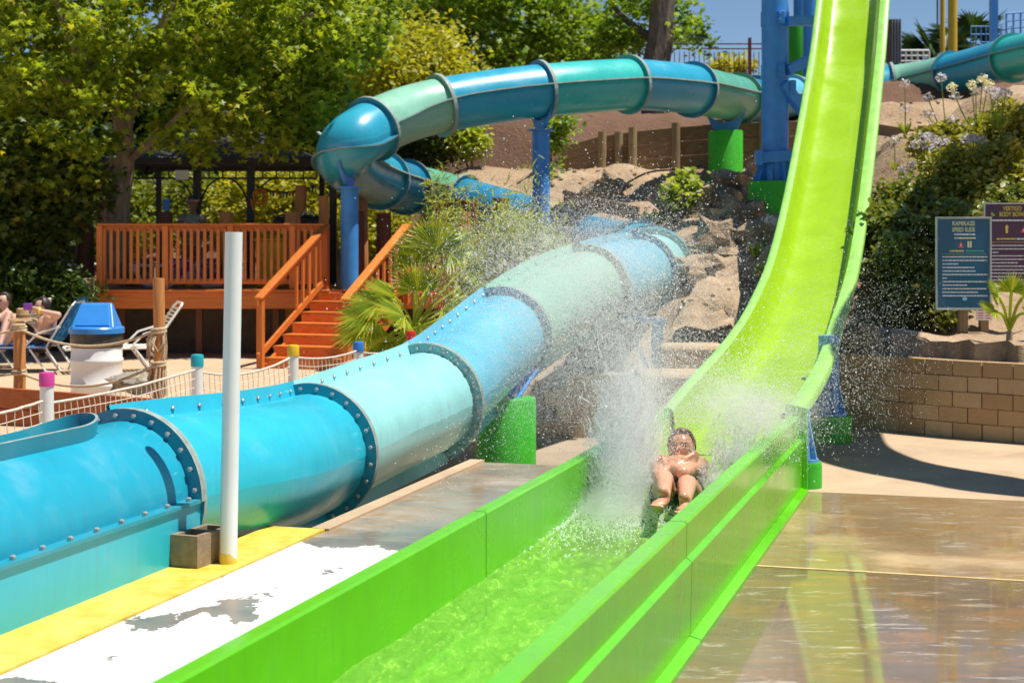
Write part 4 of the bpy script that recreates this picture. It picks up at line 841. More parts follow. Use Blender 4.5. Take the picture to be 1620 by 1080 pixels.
# bare log posts around the deck
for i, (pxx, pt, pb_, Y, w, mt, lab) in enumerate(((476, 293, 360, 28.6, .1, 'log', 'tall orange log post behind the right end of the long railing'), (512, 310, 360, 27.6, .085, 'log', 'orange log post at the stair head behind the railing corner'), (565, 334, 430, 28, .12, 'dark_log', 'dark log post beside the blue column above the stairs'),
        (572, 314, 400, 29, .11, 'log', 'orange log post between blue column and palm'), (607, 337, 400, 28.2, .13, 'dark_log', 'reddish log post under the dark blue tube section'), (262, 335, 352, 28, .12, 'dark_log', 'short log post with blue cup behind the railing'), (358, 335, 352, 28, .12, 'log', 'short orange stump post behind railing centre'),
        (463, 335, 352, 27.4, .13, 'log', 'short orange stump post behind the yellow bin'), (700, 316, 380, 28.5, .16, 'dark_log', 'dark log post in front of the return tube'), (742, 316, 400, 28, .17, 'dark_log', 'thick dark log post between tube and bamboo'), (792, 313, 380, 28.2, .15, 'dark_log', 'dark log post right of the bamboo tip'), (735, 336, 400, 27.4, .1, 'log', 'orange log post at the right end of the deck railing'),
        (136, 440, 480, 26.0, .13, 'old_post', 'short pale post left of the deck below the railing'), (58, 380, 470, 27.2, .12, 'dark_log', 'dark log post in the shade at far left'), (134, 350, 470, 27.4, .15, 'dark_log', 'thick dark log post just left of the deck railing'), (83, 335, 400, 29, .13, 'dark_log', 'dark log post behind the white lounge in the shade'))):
    a = W(pxx, pt, Y); b = Vector((a.x, Y, 0 if Y > 26.9 or pxx == 136 else 0)); mb = MB(); mb.tube([b, b.lerp(a, .5) + Vector((.012, 0, 0)), a - Vector((0, 0, .02)), a], [w * 1.05, w, w, w * .9], 14); tag(part('log_post', mb, MT[mt], origin=b), lab, 'post', 'log posts round the deck')
# cup on a post
q = W(263, 334, 28); mb = MB(); mb.lathe([(.045, 0), (.068, .19), (.07, .195)], q, 18); cu = thing('paper_cup', q, 'bright blue cup standing on a post behind the railing', 'cup'); part('cup_wall', mb, M('blue_cup', (.03, .2, .62), .4), cu); mb = MB(); mb.lathe([(.073, .19), (.073, .205), (.05, .212)], q, 18); part('rim', mb, M('cup_rim', (.1, .3, .7), .4), cu)
# yellow bin on deck
c = Vector((px(438, 28), 28.0, DZ)); t = thing('yellow_crate', c, 'tall yellow plastic bin standing on the deck behind the railing', 'bin'); ym = M('yellow_plastic', (.72, .52, .01), .4, .08, 5)
mb = MB(); mb.add([c + Vector(v) for v in ((-.3, -.25, 0), (.3, -.25, 0), (.3, .25, 0), (-.3, .25, 0), (-.33, -.28, .78), (.33, -.28, .78), (.33, .28, .78), (-.33, .28, .78))], [(3, 2, 1, 0), (0, 1, 5, 4), (1, 2, 6, 5), (2, 3, 7, 6), (3, 0, 4, 7), (4, 5, 6, 7)]); part('bin_body', mb, ym, t, smooth=False, bevel=.03)
mb = MB(); mb.box(c + Vector((0, 0, .8)), (.7, .6, .05)); part('rim', mb, ym, t, smooth=False, bevel=.02); mb = MB(); mb.box(c + Vector((0, -.285, .45)), (.5, .03, .03)); part('rib', mb, ym, t, smooth=False)
# black bags on the bin
for i, (x, y, s_, lab) in enumerate(((448, 350, .14, 'small black bag on the yellow bin'), (487, 349, .2, 'black and white bag beside the yellow bin'))):
    q = W(x, y, 28.1); mb = MB(); mb.ball(q, s_, 14, 8, (1.2, .7, .55), jit=.3, seed=i + 40); b = part('bag', mb, MT['black'], origin=q); tag(b, lab, 'bag')
    mb = MB(); mb.tube([q + Vector((-.1, -.05, s_ * .4)), q + Vector((-.04, -.08, s_ * .75)), q + Vector((.06, -.08, s_ * .7)), q + Vector((.12, -.05, s_ * .35))], .012, 6); part('strap', mb, MT['white_paint'] if i else MT['black'], b)

# ---- loungers
straps = M('cream_vinyl_strap', (.62, .55, .44), .5, .06, 8)
def strap_lounger(p, rz, label, back=55, seat=.36, cover=None, group='poolside loungers'):
    """white tube frame lounger; local +x runs head to foot"""
    t = thing('lounger', p, label, 'lounger', group); p = Vector(p); Q = Matrix.Rotation(rz, 3, 'Z'); X = lambda x, y, z: p + Q @ Vector((x, y, z)); w = .31
    bx, bz = -.72 * math.cos(R(back)), .72 * math.sin(R(back))
    mb = MB(); mb.tube([X(0, -w, seat), X(1.15, -w, seat), X(1.2, -w + .04, seat - .01), X(1.2, w - .04, seat - .01), X(1.15, w, seat), X(0, w, seat)], .017, 8); part('seat_frame', mb, MT['white_paint'], t)
    mb = MB(); mb.tube([X(0, -w, seat), X(bx, -w, seat + bz), X(bx * 1.07, -w + .07, seat + bz * 1.07), X(bx * 1.07, w - .07, seat + bz * 1.07), X(bx, w, seat + bz), X(0, w, seat)], .017, 8); part('backrest_frame', mb, MT['white_paint'], t)
    for sy in (-w, w):
        mb = MB(); mb.tube([X(.0, sy, seat), X(-.22, sy, .02), X(.0, sy, .02), X(.25, sy, seat)], .016, 8); part('leg', mb, MT['white_paint'], t)
        mb = MB(); mb.tube([X(1.0, sy, seat), X(1.12, sy, .02)], .016, 8); part('leg', mb, MT['white_paint'], t)
        mb = MB(); mb.tube([X(bx * .5, sy * 1.08, seat + bz * .5), X(.12, sy * 1.08, seat + .2), X(.32, sy * 1.08, seat)], .015, 8); part('arm', mb, MT['white_paint'], t)
    if cover is None:
        for k in range(12): u = (k + .6) / 12.5; mb = MB(); mb.beam(X(bx * u, -w, seat + bz * u), X(bx * u, w, seat + bz * u), .05, .006, up=Q @ Vector((-math.sin(R(back)), 0, math.cos(R(back))))); part('strap', mb, straps, t)
        for k in range(18): u = (k + .6) / 18.5 * 1.15; mb = MB(); mb.beam(X(u, -w, seat), X(u, w, seat), .05, .006); part('strap', mb, straps, t)
    return t, X
lp = W(228, 583, 24.2); strap_lounger((lp.x + .12, 24.0, 0), R(200), 'empty white lounger with cream straps behind the tall log post')
# ================================================================ vegetation
def leaf_mesh(name, pos, size, tmpl_v, tmpl_f, mat, up_bias=.5, normals=None, droop=0.0, rng=RNG, origin=(0, 0, 0)):
    """many leaf-sized faces as one mesh; each leaf an island"""
    pos = np.asarray(pos, float); n = len(pos); nrm = rng.normal(size=(n, 3)); nrm /= np.linalg.norm(nrm, axis=1)[:, None]
    if normals is not None: nrm = nrm * (1 - up_bias) + np.asarray(normals) * up_bias
    else: nrm[:, 2] = np.abs(nrm[:, 2]) + up_bias
    nrm /= np.linalg.norm(nrm, axis=1)[:, None]
    tv = rng.normal(size=(n, 3)); tv[:, 2] -= droop; tv -= nrm * (tv * nrm).sum(1)[:, None]; tv /= np.linalg.norm(tv, axis=1)[:, None] + 1e-9; bv = np.cross(nrm, tv)
    tm = np.asarray(tmpl_v, float); k = len(tm); s = np.asarray(size)[:, None, None] if np.ndim(size) else float(size)
    V = pos[:, None, :] - np.asarray(origin, float) + s * (tm[None, :, 0:1] * tv[:, None, :] + tm[None, :, 1:2] * bv[:, None, :] + tm[None, :, 2:3] * nrm[:, None, :]); V = V.reshape(-1, 3)
    fl = np.array([i for f in tmpl_f for i in f]); ln = np.array([len(f) for f in tmpl_f]); me = bpy.data.meshes.new(name)
    me.vertices.add(n * k); me.vertices.foreach_set('co', V.ravel().astype(np.float32)); L = (fl[None, :] + (np.arange(n) * k)[:, None]).ravel(); me.loops.add(len(L)); me.loops.foreach_set('vertex_index', L.astype(np.int32))
    tot = np.tile(ln, n); st = np.concatenate([[0], np.cumsum(tot)[:-1]]); me.polygons.add(len(tot)); me.polygons.foreach_set('loop_start', st.astype(np.int32)); me.polygons.foreach_set('loop_total', tot.astype(np.int32))
    me.update(calc_edges=True); me.materials.append(mat); return me
def maple_t():
    pts = []; lob = [(0, 1.0), (38, .42), (62, .92), (95, .45), (128, .68), (165, .35), (180, .25), (195, .35), (232, .68), (265, .45), (298, .92), (322, .42)]
    for a, r in lob: pts.append((r * math.cos(R(a)) * .55, r * math.sin(R(a)) * .55, -.10 * r))
    return [(0, 0, 0)] + pts, [(0, i + 1, (i + 1) % len(pts) + 1) for i in range(len(pts))]
MAPLE = maple_t(); OVAL = ([(0, 0, 0), (.45, .24, .06), (1, 0, -.05), (.45, -.24, .06)], [(0, 1, 2), (0, 2, 3)]); BLADE = ([(0, -.03, 0), (.5, -.055, .03), (1, 0, -.12), (.5, .055, .03), (0, .03, 0)], [(0, 1, 2, 3, 4)])
BROAD = ([(0, 0, 0), (.3, .3, .05), (.7, .28, .03), (1, 0, -.08), (.7, -.28, .03), (.3, -.3, .05)], [(0, 1, 2, 3), (0, 3, 4, 5)])
MT['lf_syc'] = M_leaf('sycamore_leaf', (.06, .12, .010), (.32, .42, .035), (.60, .54, .08), .5)
MT['lf_left'] = M_leaf('shaded_maple_leaf', (.03, .07, .012), (.13, .17, .025), (.3, .26, .05), .4)  # darker leaf for the far left tree, shade put into its colour
MT['lf_hedge'] = M_leaf('shaded_hedge_leaf', (.06, .09, .012), (.2, .24, .03), None, .4)  # darker hedge leaf: shade behind the gazebo is put into its colour
MT['lf_mid'] = M_leaf('green_tree_leaf', (.07, .15, .016), (.24, .36, .045), None, .5)
MT['lf_yel'] = M_leaf('yellow_green_leaf', (.2, .22, .02), (.42, .42, .045), None, .45)
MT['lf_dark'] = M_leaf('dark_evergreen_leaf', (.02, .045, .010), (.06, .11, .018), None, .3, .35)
MT['lf_bamboo'] = M_leaf('bamboo_leaf', (.13, .22, .03), (.38, .45, .07), None, .45)
MT['lf_shrub'] = M_leaf('glossy_shrub_leaf', (.05, .085, .016), (.24, .27, .06), (.55, .52, .25), .28, .3)
MT['lf_shrub2'] = M_leaf('olive_shrub_leaf', (.12, .14, .02), (.38, .37, .065), (.6, .56, .26), .32, .35)
MT['lf_palm'] = M_leaf('palm_blade', (.14, .24, .02), (.46, .54, .06), (.7, .62, .14), .38, .4)
MT['lf_strap'] = M_leaf('strap_leaf', (.09, .18, .02), (.32, .4, .05), (.55, .48, .12), .35, .4)
MT['flower'] = M_leaf('lilac_floret', (.42, .40, .66), (.70, .66, .86), None, .3)
MT['flower_w'] = M_leaf('cream_floret', (.65, .62, .5), (.85, .82, .72), None, .3)
MT['pink'] = M_leaf('pink_bloom', (.6, .03, .22), (.85, .12, .4), None, .4)
def clump_points(ells, ncl, nper, spread, rng=RNG, shell=.55):
    """clusters spread through a union of ellipsoids (cx,cy,cz,rx,ry,rz)"""
    out = []; vol = np.array([e[3] * e[4] * e[5] for e in ells]) ** .8; pr = vol / vol.sum()
    for _ in range(ncl):
        e = ells[rng.choice(len(ells), p=pr)]; d = rng.normal(size=3); d /= np.linalg.norm(d); r = rng.uniform(shell ** 3, 1) ** (1 / 3); c = np.array(e[:3]) + d * r * np.array(e[3:]); m = int(nper * rng.uniform(.5, 1.5))
        out.append(c + rng.normal(size=(m, 3)) * spread * np.array([1, 1, .7]))
    return np.concatenate(out)
def limb(mb, pts, r0, r1, n=9):
    sp = spline(pts, 6); k = len(sp); rad = [r0 + (r1 - r0) * i / (k - 1) for i in range(k)]; sp = [p + Vector((.03 * mnoise.noise(p * 1.7), .03 * mnoise.noise(p * 1.7 + Vector((5, 0, 0))), 0)) for p in sp]; mb.tube(sp, rad, n)
def tree(name, label, base, limbs, ells, ncl, nper, spread, size, tmpl, leaf, bark='bark', group=None, cat='tree', shell=.5, droop=0.0, up=.5, extra=None):
    t = thing(name, base, label, cat, group); mb = MB()
    for pts, r0, r1 in limbs: limb(mb, pts, r0, r1)
    part('trunk', mb, MT[bark], t); P = clump_points(ells, ncl, nper, spread, shell=shell)
    if extra is not None: P = np.concatenate([P, extra])
    sz = size * RNG.uniform(.7, 1.3, len(P)); me = leaf_mesh('crown', P, sz, *tmpl, MT[leaf], up, droop=droop, origin=ORIG[t.name]); o = part('crown', me, None, t); o['kind'] = 'stuff'; return t
def E(px_, py_, Y, rx, ry, rz): p = W(px_, py_, Y); k = Y / FPX; return (p.x, p.y, p.z, rx * k, ry, rz * k)

# the big sycamore over the deck
b = Vector((px(188, 28.3), 28.3, 0)); V3 = lambda x, y, Y: W(x, y, Y)
tree('sycamore_tree', 'big leafy sycamore with pale trunk overhanging the deck and gazebo', b,
     [([b, V3(183, 345, 28.3), V3(192, 250, 28.2), V3(197, 205, 28.1)], .30, .17), ([V3(196, 215, 28.1), V3(170, 130, 27.6), V3(110, 60, 27), V3(80, -40, 26.8)], .13, .05), ([V3(197, 210, 28.1), V3(215, 120, 28.4), V3(260, 30, 28.5), V3(300, -60, 28.6)], .14, .05),
      ([V3(200, 255, 28.2), V3(240, 225, 27.8), V3(300, 170, 27.4), V3(380, 120, 27)], .08, .03), ([V3(240, 60, 28.4), V3(340, 40, 28), V3(450, 30, 27.5), V3(520, 20, 27.2)], .08, .03), ([V3(180, 160, 27.8), V3(120, 130, 27), V3(40, 120, 26.4)], .06, .025), ([V3(470, 30, 28), V3(500, 60, 28), V3(490, 110, 28)], .04, .015)],
     [E(90, 60, 27, 170, 2.2, 110), E(280, 60, 28, 190, 2.4, 110), E(450, 50, 28, 170, 2.2, 100), E(330, 160, 27.2, 150, 1.4, 60), E(80, 190, 26.8, 130, 1.6, 90), E(520, 110, 28.4, 80, 1.3, 70), E(60, 280, 27, 100, 1.0, 60), E(420, 150, 27.6, 110, 1.2, 70), E(300, 215, 27.2, 70, .8, 40), E(430, 215, 27.4, 60, .8, 25), E(250, -60, 28, 300, 3, 60), E(560, 20, 28.6, 90, 1.6, 90), E(0, 0, 27.5, 110, 1.6, 80), E(-20, 130, 27, 80, 1.4, 80)],
     540, 58, .165, .165, MAPLE, 'lf_syc', droop=.5, up=.35)
b = Vector((px(20, 26.9), 26.9, 0))
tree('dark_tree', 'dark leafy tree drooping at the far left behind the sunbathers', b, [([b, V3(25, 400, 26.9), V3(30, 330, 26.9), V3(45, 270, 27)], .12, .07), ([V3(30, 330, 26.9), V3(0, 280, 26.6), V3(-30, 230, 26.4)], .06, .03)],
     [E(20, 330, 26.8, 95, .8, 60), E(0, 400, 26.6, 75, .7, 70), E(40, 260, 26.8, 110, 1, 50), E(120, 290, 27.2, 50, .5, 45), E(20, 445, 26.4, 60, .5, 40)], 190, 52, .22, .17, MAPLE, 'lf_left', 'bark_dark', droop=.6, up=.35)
# trees on the terrace
def hb(px_, Y): x = px(px_, Y); return Vector((x, Y, hill_z(x, Y) - .15))
b = hb(812, 45)
tree('green_tree', 'bright green tree with slanting trunk above the middle of the tube', b, [([b, V3(808, 150, 45), V3(800, 60, 45), V3(790, -30, 45)], .3, .16), ([V3(802, 80, 45), V3(850, 20, 45), V3(880, -40, 45)], .12, .05), ([V3(803, 90, 45), V3(750, 50, 44.5), V3(690, 10, 44)], .12, .05)],
     [E(760, 40, 45, 110, 3, 70), E(860, 30, 45, 100, 3, 70), E(700, -10, 44, 110, 3, 60), E(830, 85, 44, 85, 2.2, 35), E(900, 20, 45, 60, 2, 60), E(905, 90, 44, 45, 1.6, 28), E(780, -50, 45, 150, 3, 50)], 200, 60, .33, .22, MAPLE, 'lf_mid', 'bark_dark', droop=.4)
b = hb(1042, 42)
tree('oak_tree', 'stout dark trunked tree with bright low leaves before the red fence', b, [([b, V3(1036, 130, 42), V3(1045, 60, 42), V3(1052, -40, 42)], .42, .30), ([V3(1046, 70, 43), V3(1000, 40, 43), V3(970, 10, 43)], .14, .05), ([V3(1048, 70, 43), V3(1085, 50, 42.6), V3(1120, 60, 42.4)], .12, .03)],
     [E(995, 58, 43.5, 50, 1.0, 18), E(1075, 42, 43.2, 45, 1.0, 20), E(1100, 62, 42.2, 34, .9, 18), E(965, 60, 42.6, 40, 1, 22), E(1030, -5, 43, 70, 1.6, 25), E(985, 5, 43, 45, 1.2, 22)], 70, 44, .22, .19, MAPLE, 'lf_mid', 'bark_dark', droop=.3)
b = hb(600, 38)
tree('yellow_green_tree', 'fine leaved yellow green tree behind the top of the tube', b, [([b, V3(640, 240, 37.5), V3(650, 180, 37), V3(645, 90, 37)], .10, .05), ([V3(650, 190, 37), V3(690, 120, 37), V3(705, 70, 37)], .06, .02), ([V3(648, 190, 37), V3(605, 120, 37), V3(590, 80, 37)], .06, .02)],
     [E(640, 120, 37, 95, 2, 55), E(690, 130, 37, 60, 1.6, 40), E(590, 110, 37.2, 60, 1.6, 55), E(650, 70, 37.4, 70, 1.5, 35)], 210, 60, .30, .17, OVAL, 'lf_yel', up=.3)
b = hb(690, 37)
tree('dark_shrub', 'rounded dark evergreen shrub on the slope under the tube', b, [([b, V3(690, 250, 37), V3(690, 215, 37)], .08, .04)], [E(690, 228, 36.8, 52, 1, 42), E(650, 240, 37, 40, .8, 35)], 90, 60, .17, .11, OVAL, 'lf_dark', cat='shrub')
b = hb(745, 36.2)
tree('slope_shrub', 'small bright shrub on thin stems on the slope under the tube', b, [([b, V3(746, 250, 36.2), V3(742, 210, 36.2)], .035, .015), ([b, V3(735, 250, 36.2), V3(728, 215, 36.2)], .03, .012)], [E(742, 218, 36, 26, .5, 24), E(728, 235, 36, 20, .4, 15)], 36, 34, .12, .13, BROAD, 'lf_bamboo', cat='shrub')
b = hb(872, 34)
tree('slope_shrub', 'thin leafy sapling right of the middle blue column', b, [([b, V3(870, 240, 34), V3(876, 195, 34)], .06, .03)], [E(885, 195, 33.6, 22, .3, 22), E(880, 235, 33.6, 14, .25, 30), E(868, 290, 33, 12, .25, 40)], 34, 22, .1, .13, BROAD, 'lf_mid', 'bark_dark', cat='shrub')
# hedges and backdrop trees seen through the gazebo and above it
hx = [(215, 335, 36, 60, 45), (300, 320, 37, 70, 50), (420, 318, 36, 80, 55), (500, 320, 35.6, 60, 55), (590, 345, 34.5, 50, 40), (455, 285, 37, 90, 35), (560, 300, 36.5, 45, 35)]
for i, (x, y, Y, rx, rz) in enumerate(hx):
    b = hb(x, Y); nm = ['behind the sycamore trunk', 'behind the blue cup', 'behind the amber ornament', 'behind the bunting', 'beside the blue bend column', 'high behind the gazebo frieze', 'under the tube bend'][i]
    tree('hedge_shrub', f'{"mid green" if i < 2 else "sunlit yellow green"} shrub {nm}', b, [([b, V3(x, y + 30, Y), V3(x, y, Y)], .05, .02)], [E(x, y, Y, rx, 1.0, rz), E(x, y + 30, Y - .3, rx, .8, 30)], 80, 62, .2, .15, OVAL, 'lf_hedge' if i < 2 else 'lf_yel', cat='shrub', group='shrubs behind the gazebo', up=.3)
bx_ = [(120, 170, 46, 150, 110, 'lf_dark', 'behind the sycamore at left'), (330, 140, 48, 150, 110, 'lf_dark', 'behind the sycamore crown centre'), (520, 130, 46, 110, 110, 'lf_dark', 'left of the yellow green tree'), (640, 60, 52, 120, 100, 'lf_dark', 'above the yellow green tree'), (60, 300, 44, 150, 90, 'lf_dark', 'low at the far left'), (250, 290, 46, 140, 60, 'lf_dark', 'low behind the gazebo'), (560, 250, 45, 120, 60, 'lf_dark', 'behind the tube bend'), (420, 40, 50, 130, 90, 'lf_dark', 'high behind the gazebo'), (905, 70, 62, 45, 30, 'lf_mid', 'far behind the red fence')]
for i, (x, y, Y, rx, rz, lf, nm) in enumerate(bx_):
    b = hb(x, Y); tree('background_tree', f'{"dark" if lf == "lf_dark" else "green"} background tree {nm}', b, [([b, V3(x, y + rz * .6, Y), V3(x, y, Y), V3(x + 15, y - rz * .6, Y)], .22, .06)], [E(x, y, Y, rx, 2.2, rz), E(x + rx * .3, y - rz * .4, Y, rx * .6, 1.8, rz * .5), E(x - rx * .3, y + rz * .3, Y - .5, rx * .7, 1.8, rz * .6)], 150, 44, .5, .30, BROAD, lf, 'bark_dark', group='trees behind the deck')
x, y, Y = 1160, 105, 64; b = hb(x, Y); tree('background_tree', 'small scrubby tree seen through the red fence by the tower', b, [([b, V3(x, y + 8, Y), V3(x, y, Y)], .08, .03)], [E(x, 106, Y, 26, 1, 12)], 30, 30, .22, .2, BROAD, 'lf_yel', group='trees behind the deck')

# feathery bamboo-like bush in front of the lower tube
bb_ = thing('bamboo_bush', Vector((px(815, 24.3), 24.3, .2)), 'feathery bright bamboo bush with thin upright shoots behind the lower tube', 'bush'); mb = MB(); LP = []
for k in range(120):
    x = RNG.uniform(750, 935); Y = RNG.uniform(23.4, 25.4); topy = 470 - 120 * math.exp(-((x - 810) / 95) ** 2) + RNG.uniform(-25, 35)
    if k < 14: topy = RNG.uniform(268, 330); x = RNG.uniform(690, 900) if k > 5 else RNG.uniform(688, 712)
    a = W(x, 520, Y); b = W(x + RNG.uniform(-25, 25), topy, Y); m_ = a.lerp(b, .5) + Vector((RNG.uniform(-.1, .1), 0, 0)); sp_ = spline([a, m_, b], 5); mb.tube(sp_, [.011 - .008 * i / (len(sp_) - 1) for i in range(len(sp_))], 5)
    for p in sp_[3:]:
        for _ in range(14): LP.append((p.x + RNG.normal() * .09, p.y + RNG.normal() * .09, p.z + RNG.normal() * .10))
part('stems', mb, MT['log'], bb_); me = leaf_mesh('foliage', LP, .17 * RNG.uniform(.6, 1.3, len(LP)), [(0, 0, 0), (.4, .07, .02), (1, 0, -.05), (.4, -.07, .02)], [(0, 1, 2), (0, 2, 3)], MT['lf_bamboo'], .2, origin=ORIG[bb_.name]); o = part('foliage', me, None, bb_); o['kind'] = 'stuff'

# fan palms
def fan_frond(mb_v, c, d, up, Rr, n=26, spread=185):
    """folded fan of blades; c = hub, d = pointing direction"""
    s = d.cross(up).normalized(); u = s.cross(d).normalized()
    for k in range(n):
        a = R(-spread / 2 + spread * k / (n - 1)); dir_ = (d * math.cos(a) + s * math.sin(a)).normalized(); L = Rr * (1 - .18 * abs(a) / R(spread / 2)) * random.uniform(.9, 1.06); w = Rr * math.pi * spread / 360 / n * 1.0
        q = dir_.cross(u).normalized(); tip = c + dir_ * L - Vector((0, 0, L * L * random.uniform(.08, .3))); mid = c + dir_ * (L * .55) - Vector((0, 0, L * L * .03)); f = u * (w * .35)
        mb_v.add([c, mid + q * w * .55 - f, mid + f * 1.2, mid - q * w * .55 - f, tip], [(0, 1, 2), (0, 2, 3), (1, 4, 2), (2, 4, 3)])
def fan_palm(name, base, label, fr, trunk_r=.1, trunk_h=.6, leaf='lf_palm', group=None):
    t = thing(name, base, label, 'palm', group); base = Vector(base); mb = MB(); top = base + Vector((0, 0, trunk_h)); mb.tube([base - Vector((0, 0, .2)), base.lerp(top, .5), top], [trunk_r * 1.15, trunk_r, trunk_r * .9], 12); part('trunk', mb, MT['bark'], t)
    for hub, d, Rr in fr:
        hub = Vector(hub); d = Vector(d).normalized(); stalk = spline([top, top.lerp(hub, .5) + Vector((0, 0, .06)), hub], 4); m2 = MB(); m2.tube(stalk, .016, 6); n0 = len(m2.f); fan_frond(m2, hub, d, Vector((0, -.55, .85)) if abs(d.z) < .9 else Vector((0, -1, .1)), Rr); m2.m = [0] * n0 + [0] * (len(m2.f) - n0); part('frond', m2, MT[leaf], t, smooth=False)
    return t
Yp = 21.6; pbse = Vector((px(655, Yp), Yp, 0))
fr = []
for (x, y, dx, dz, Rr, Y) in ((690, 395, .25, 1, .62, 21.5), (655, 420, -.25, 1, .5, 21.8), (712, 400, .9, .6, .62, 21.4), (590, 500, -1, -.1, .6, 21.1), (640, 500, -.6, .2, .55, 20.9), (700, 490, .9, .2, .55, 21), (615, 530, -.8, -.5, .5, 20.9), (665, 515, .2, -.6, .52, 20.7), (720, 460, 1, .1, .6, 21.8), (745, 480, 1, -.2, .5, 21.9), (680, 450, .4, .5, .5, 21.2), (625, 470, -.9, .4, .55, 21.4), (660, 460, -.1, .9, .5, 21.3), (600, 480, -1, .15, .55, 21.2), (575, 520, -.9, -.4, .5, 21), (645, 540, -.2, -.7, .45, 20.8), (690, 530, .6, -.5, .5, 20.9), (725, 510, .9, -.3, .5, 21.1), (735, 425, .8, .7, .5, 21.9), (668, 400, .05, 1, .55, 21.7)): fr.append((W(x, y, Y), (dx, random.uniform(-.5, -.1), dz), Rr * .95))
fan_palm('fan_palm', pbse, 'bushy green fan palm beside the deck stairs behind the tube', fr, .12, .75)
Yp = 16.6; bx0 = px(1597, Yp); pb2 = Vector((bx0, Yp, .84)); fr = []
for (x, y, dx, dz, Rr, Y) in ((1580, 470, -.7, .9, .24, 16.5), (1600, 462, .1, 1, .25, 16.4), (1618, 470, .8, .8, .25, 16.5), (1575, 492, -1, .35, .22, 16.4), (1622, 495, 1, .3, .22, 16.4)): fr.append((W(x, y, Y), (dx, -.3, dz), Rr))
fan_palm('fan_palm', pb2, 'small young fan palm in front of the purple sign', fr, .035, .18)
# dark palms on the skyline
for i, (x, y, Y, Rr, lab) in enumerate(((1478, 95, 52, 1.3, 'dark shaggy palm on the skyline left of the yellow posts'), (1535, 70, 54, 1.7, 'dark shaggy palm on the skyline right of the yellow posts'))):
    hub = W(x, y, Y); b = Vector((hub.x, Y, hill_z(hub.x, Y))); fr = []
    for k in range(15):
        a = 2 * math.pi * k / 15 + random.uniform(-.2, .2); e = random.uniform(-.5, .9); d = Vector((math.cos(a), math.sin(a) * .7, e)).normalized(); fr.append((hub + d * .5, d, Rr * random.uniform(.7, 1)))
    fan_palm('skyline_palm', b, lab, fr, .2, hub.z - b.z, 'lf_dark', 'palms on the skyline')

# shrubs on the right bank: one mass of separate bushes
rs = [(1440, 330, 21, 62, 46, 'lf_shrub', 'right of the slide at mid height'), (1510, 290, 21.5, 70, 50, 'lf_shrub2', 'above the blue sign'), (1590, 280, 22, 60, 60, 'lf_shrub2', 'above the purple sign at right'), (1430, 420, 19, 45, 45, 'lf_shrub', 'low and dark left of the blue sign'), (1520, 380, 19.3, 70, 60, 'lf_shrub', 'directly behind the two signs'), (1600, 350, 20, 50, 60, 'lf_shrub', 'at right edge behind the purple sign'), (1500, 235, 23.5, 55, 34, 'lf_shrub2', 'beside the short timber wall'), (1590, 205, 24.5, 45, 40, 'lf_shrub2', 'at the right edge under the tube'), (1460, 480, 18.4, 55, 32, 'lf_shrub', 'dark at the foot of the bank'), (1410, 370, 20, 38, 40, 'lf_shrub', 'close beside the slide rim')]
for i, (x, y, Y, rx, rz, lf, nm) in enumerate(rs):
    c = W(x, y, Y); b = Vector((c.x, Y, min(hill_z(c.x, Y), c.z))); tree('bank_shrub', f'dense glossy leaved shrub {nm}', b, [([b, b.lerp(c, .5), c], .03, .012), ([b, b.lerp(c, .6) + Vector((.2, 0, 0)), c + Vector((.25, 0, .1))], .02, .01)], [E(x, y, Y, rx, .55, rz), E(x + 12, y + rz * .5, Y - .15, rx * .8, .4, rz * .5)], 110, 46, .085, .085, BROAD, lf, cat='shrub', group='shrubs on the bank', shell=.35, up=.4)
# lily-like flowering clumps
def agapanthus(p, label, nleaf, L, stems, white=False, group='lilac flowering clumps', fs=.032):
    t = thing('agapanthus', p, label, 'plant', group); p = Vector(p); mb = MB()
    for k in range(nleaf):
        a = random.uniform(0, 6.283); l = L * random.uniform(.6, 1.1); d = Vector((math.cos(a), math.sin(a), 0)); q = Vector((-d.y, d.x, 0)) * .016; z = random.uniform(.5, 1.0)
        P = [p + d * .02, p + d * l * .35 + ZUP * l * .6 * z, p + d * l * .8 + ZUP * l * .55 * z]; mb.add([P[0] - q, P[0] + q, P[1] + q, P[1] - q, P[2]], [(0, 1, 2, 3), (3, 2, 4)])
    part('leaves', mb, MT['lf_strap'], t, smooth=False)
    for (ox, h, w_) in stems:
        top = p + Vector((ox, random.uniform(-.06, .06), h)); m2 = MB(); m2.tube(spline([p + Vector((ox * .1, 0, 0)), p.lerp(top, .5) + Vector((ox * .1, 0, 0)), top], 4), .008, 5); part('stem', m2, MT['lf_strap'], t)
        n = 70; d = RNG.normal(size=(n, 3)); d /= np.linalg.norm(d, axis=1)[:, None]; pp = np.array(top) + d * .085 * RNG.uniform(.55, 1.05, n)[:, None] * np.array([1, 1, .8]); me = leaf_mesh('flower_head', pp, fs * RNG.uniform(.8, 1.4, n), *BROAD, MT['flower_w' if w_ else 'flower'], .6, normals=d, origin=p); o = part('flower_head', me, None, t, origin=p); o['kind'] = 'stuff'
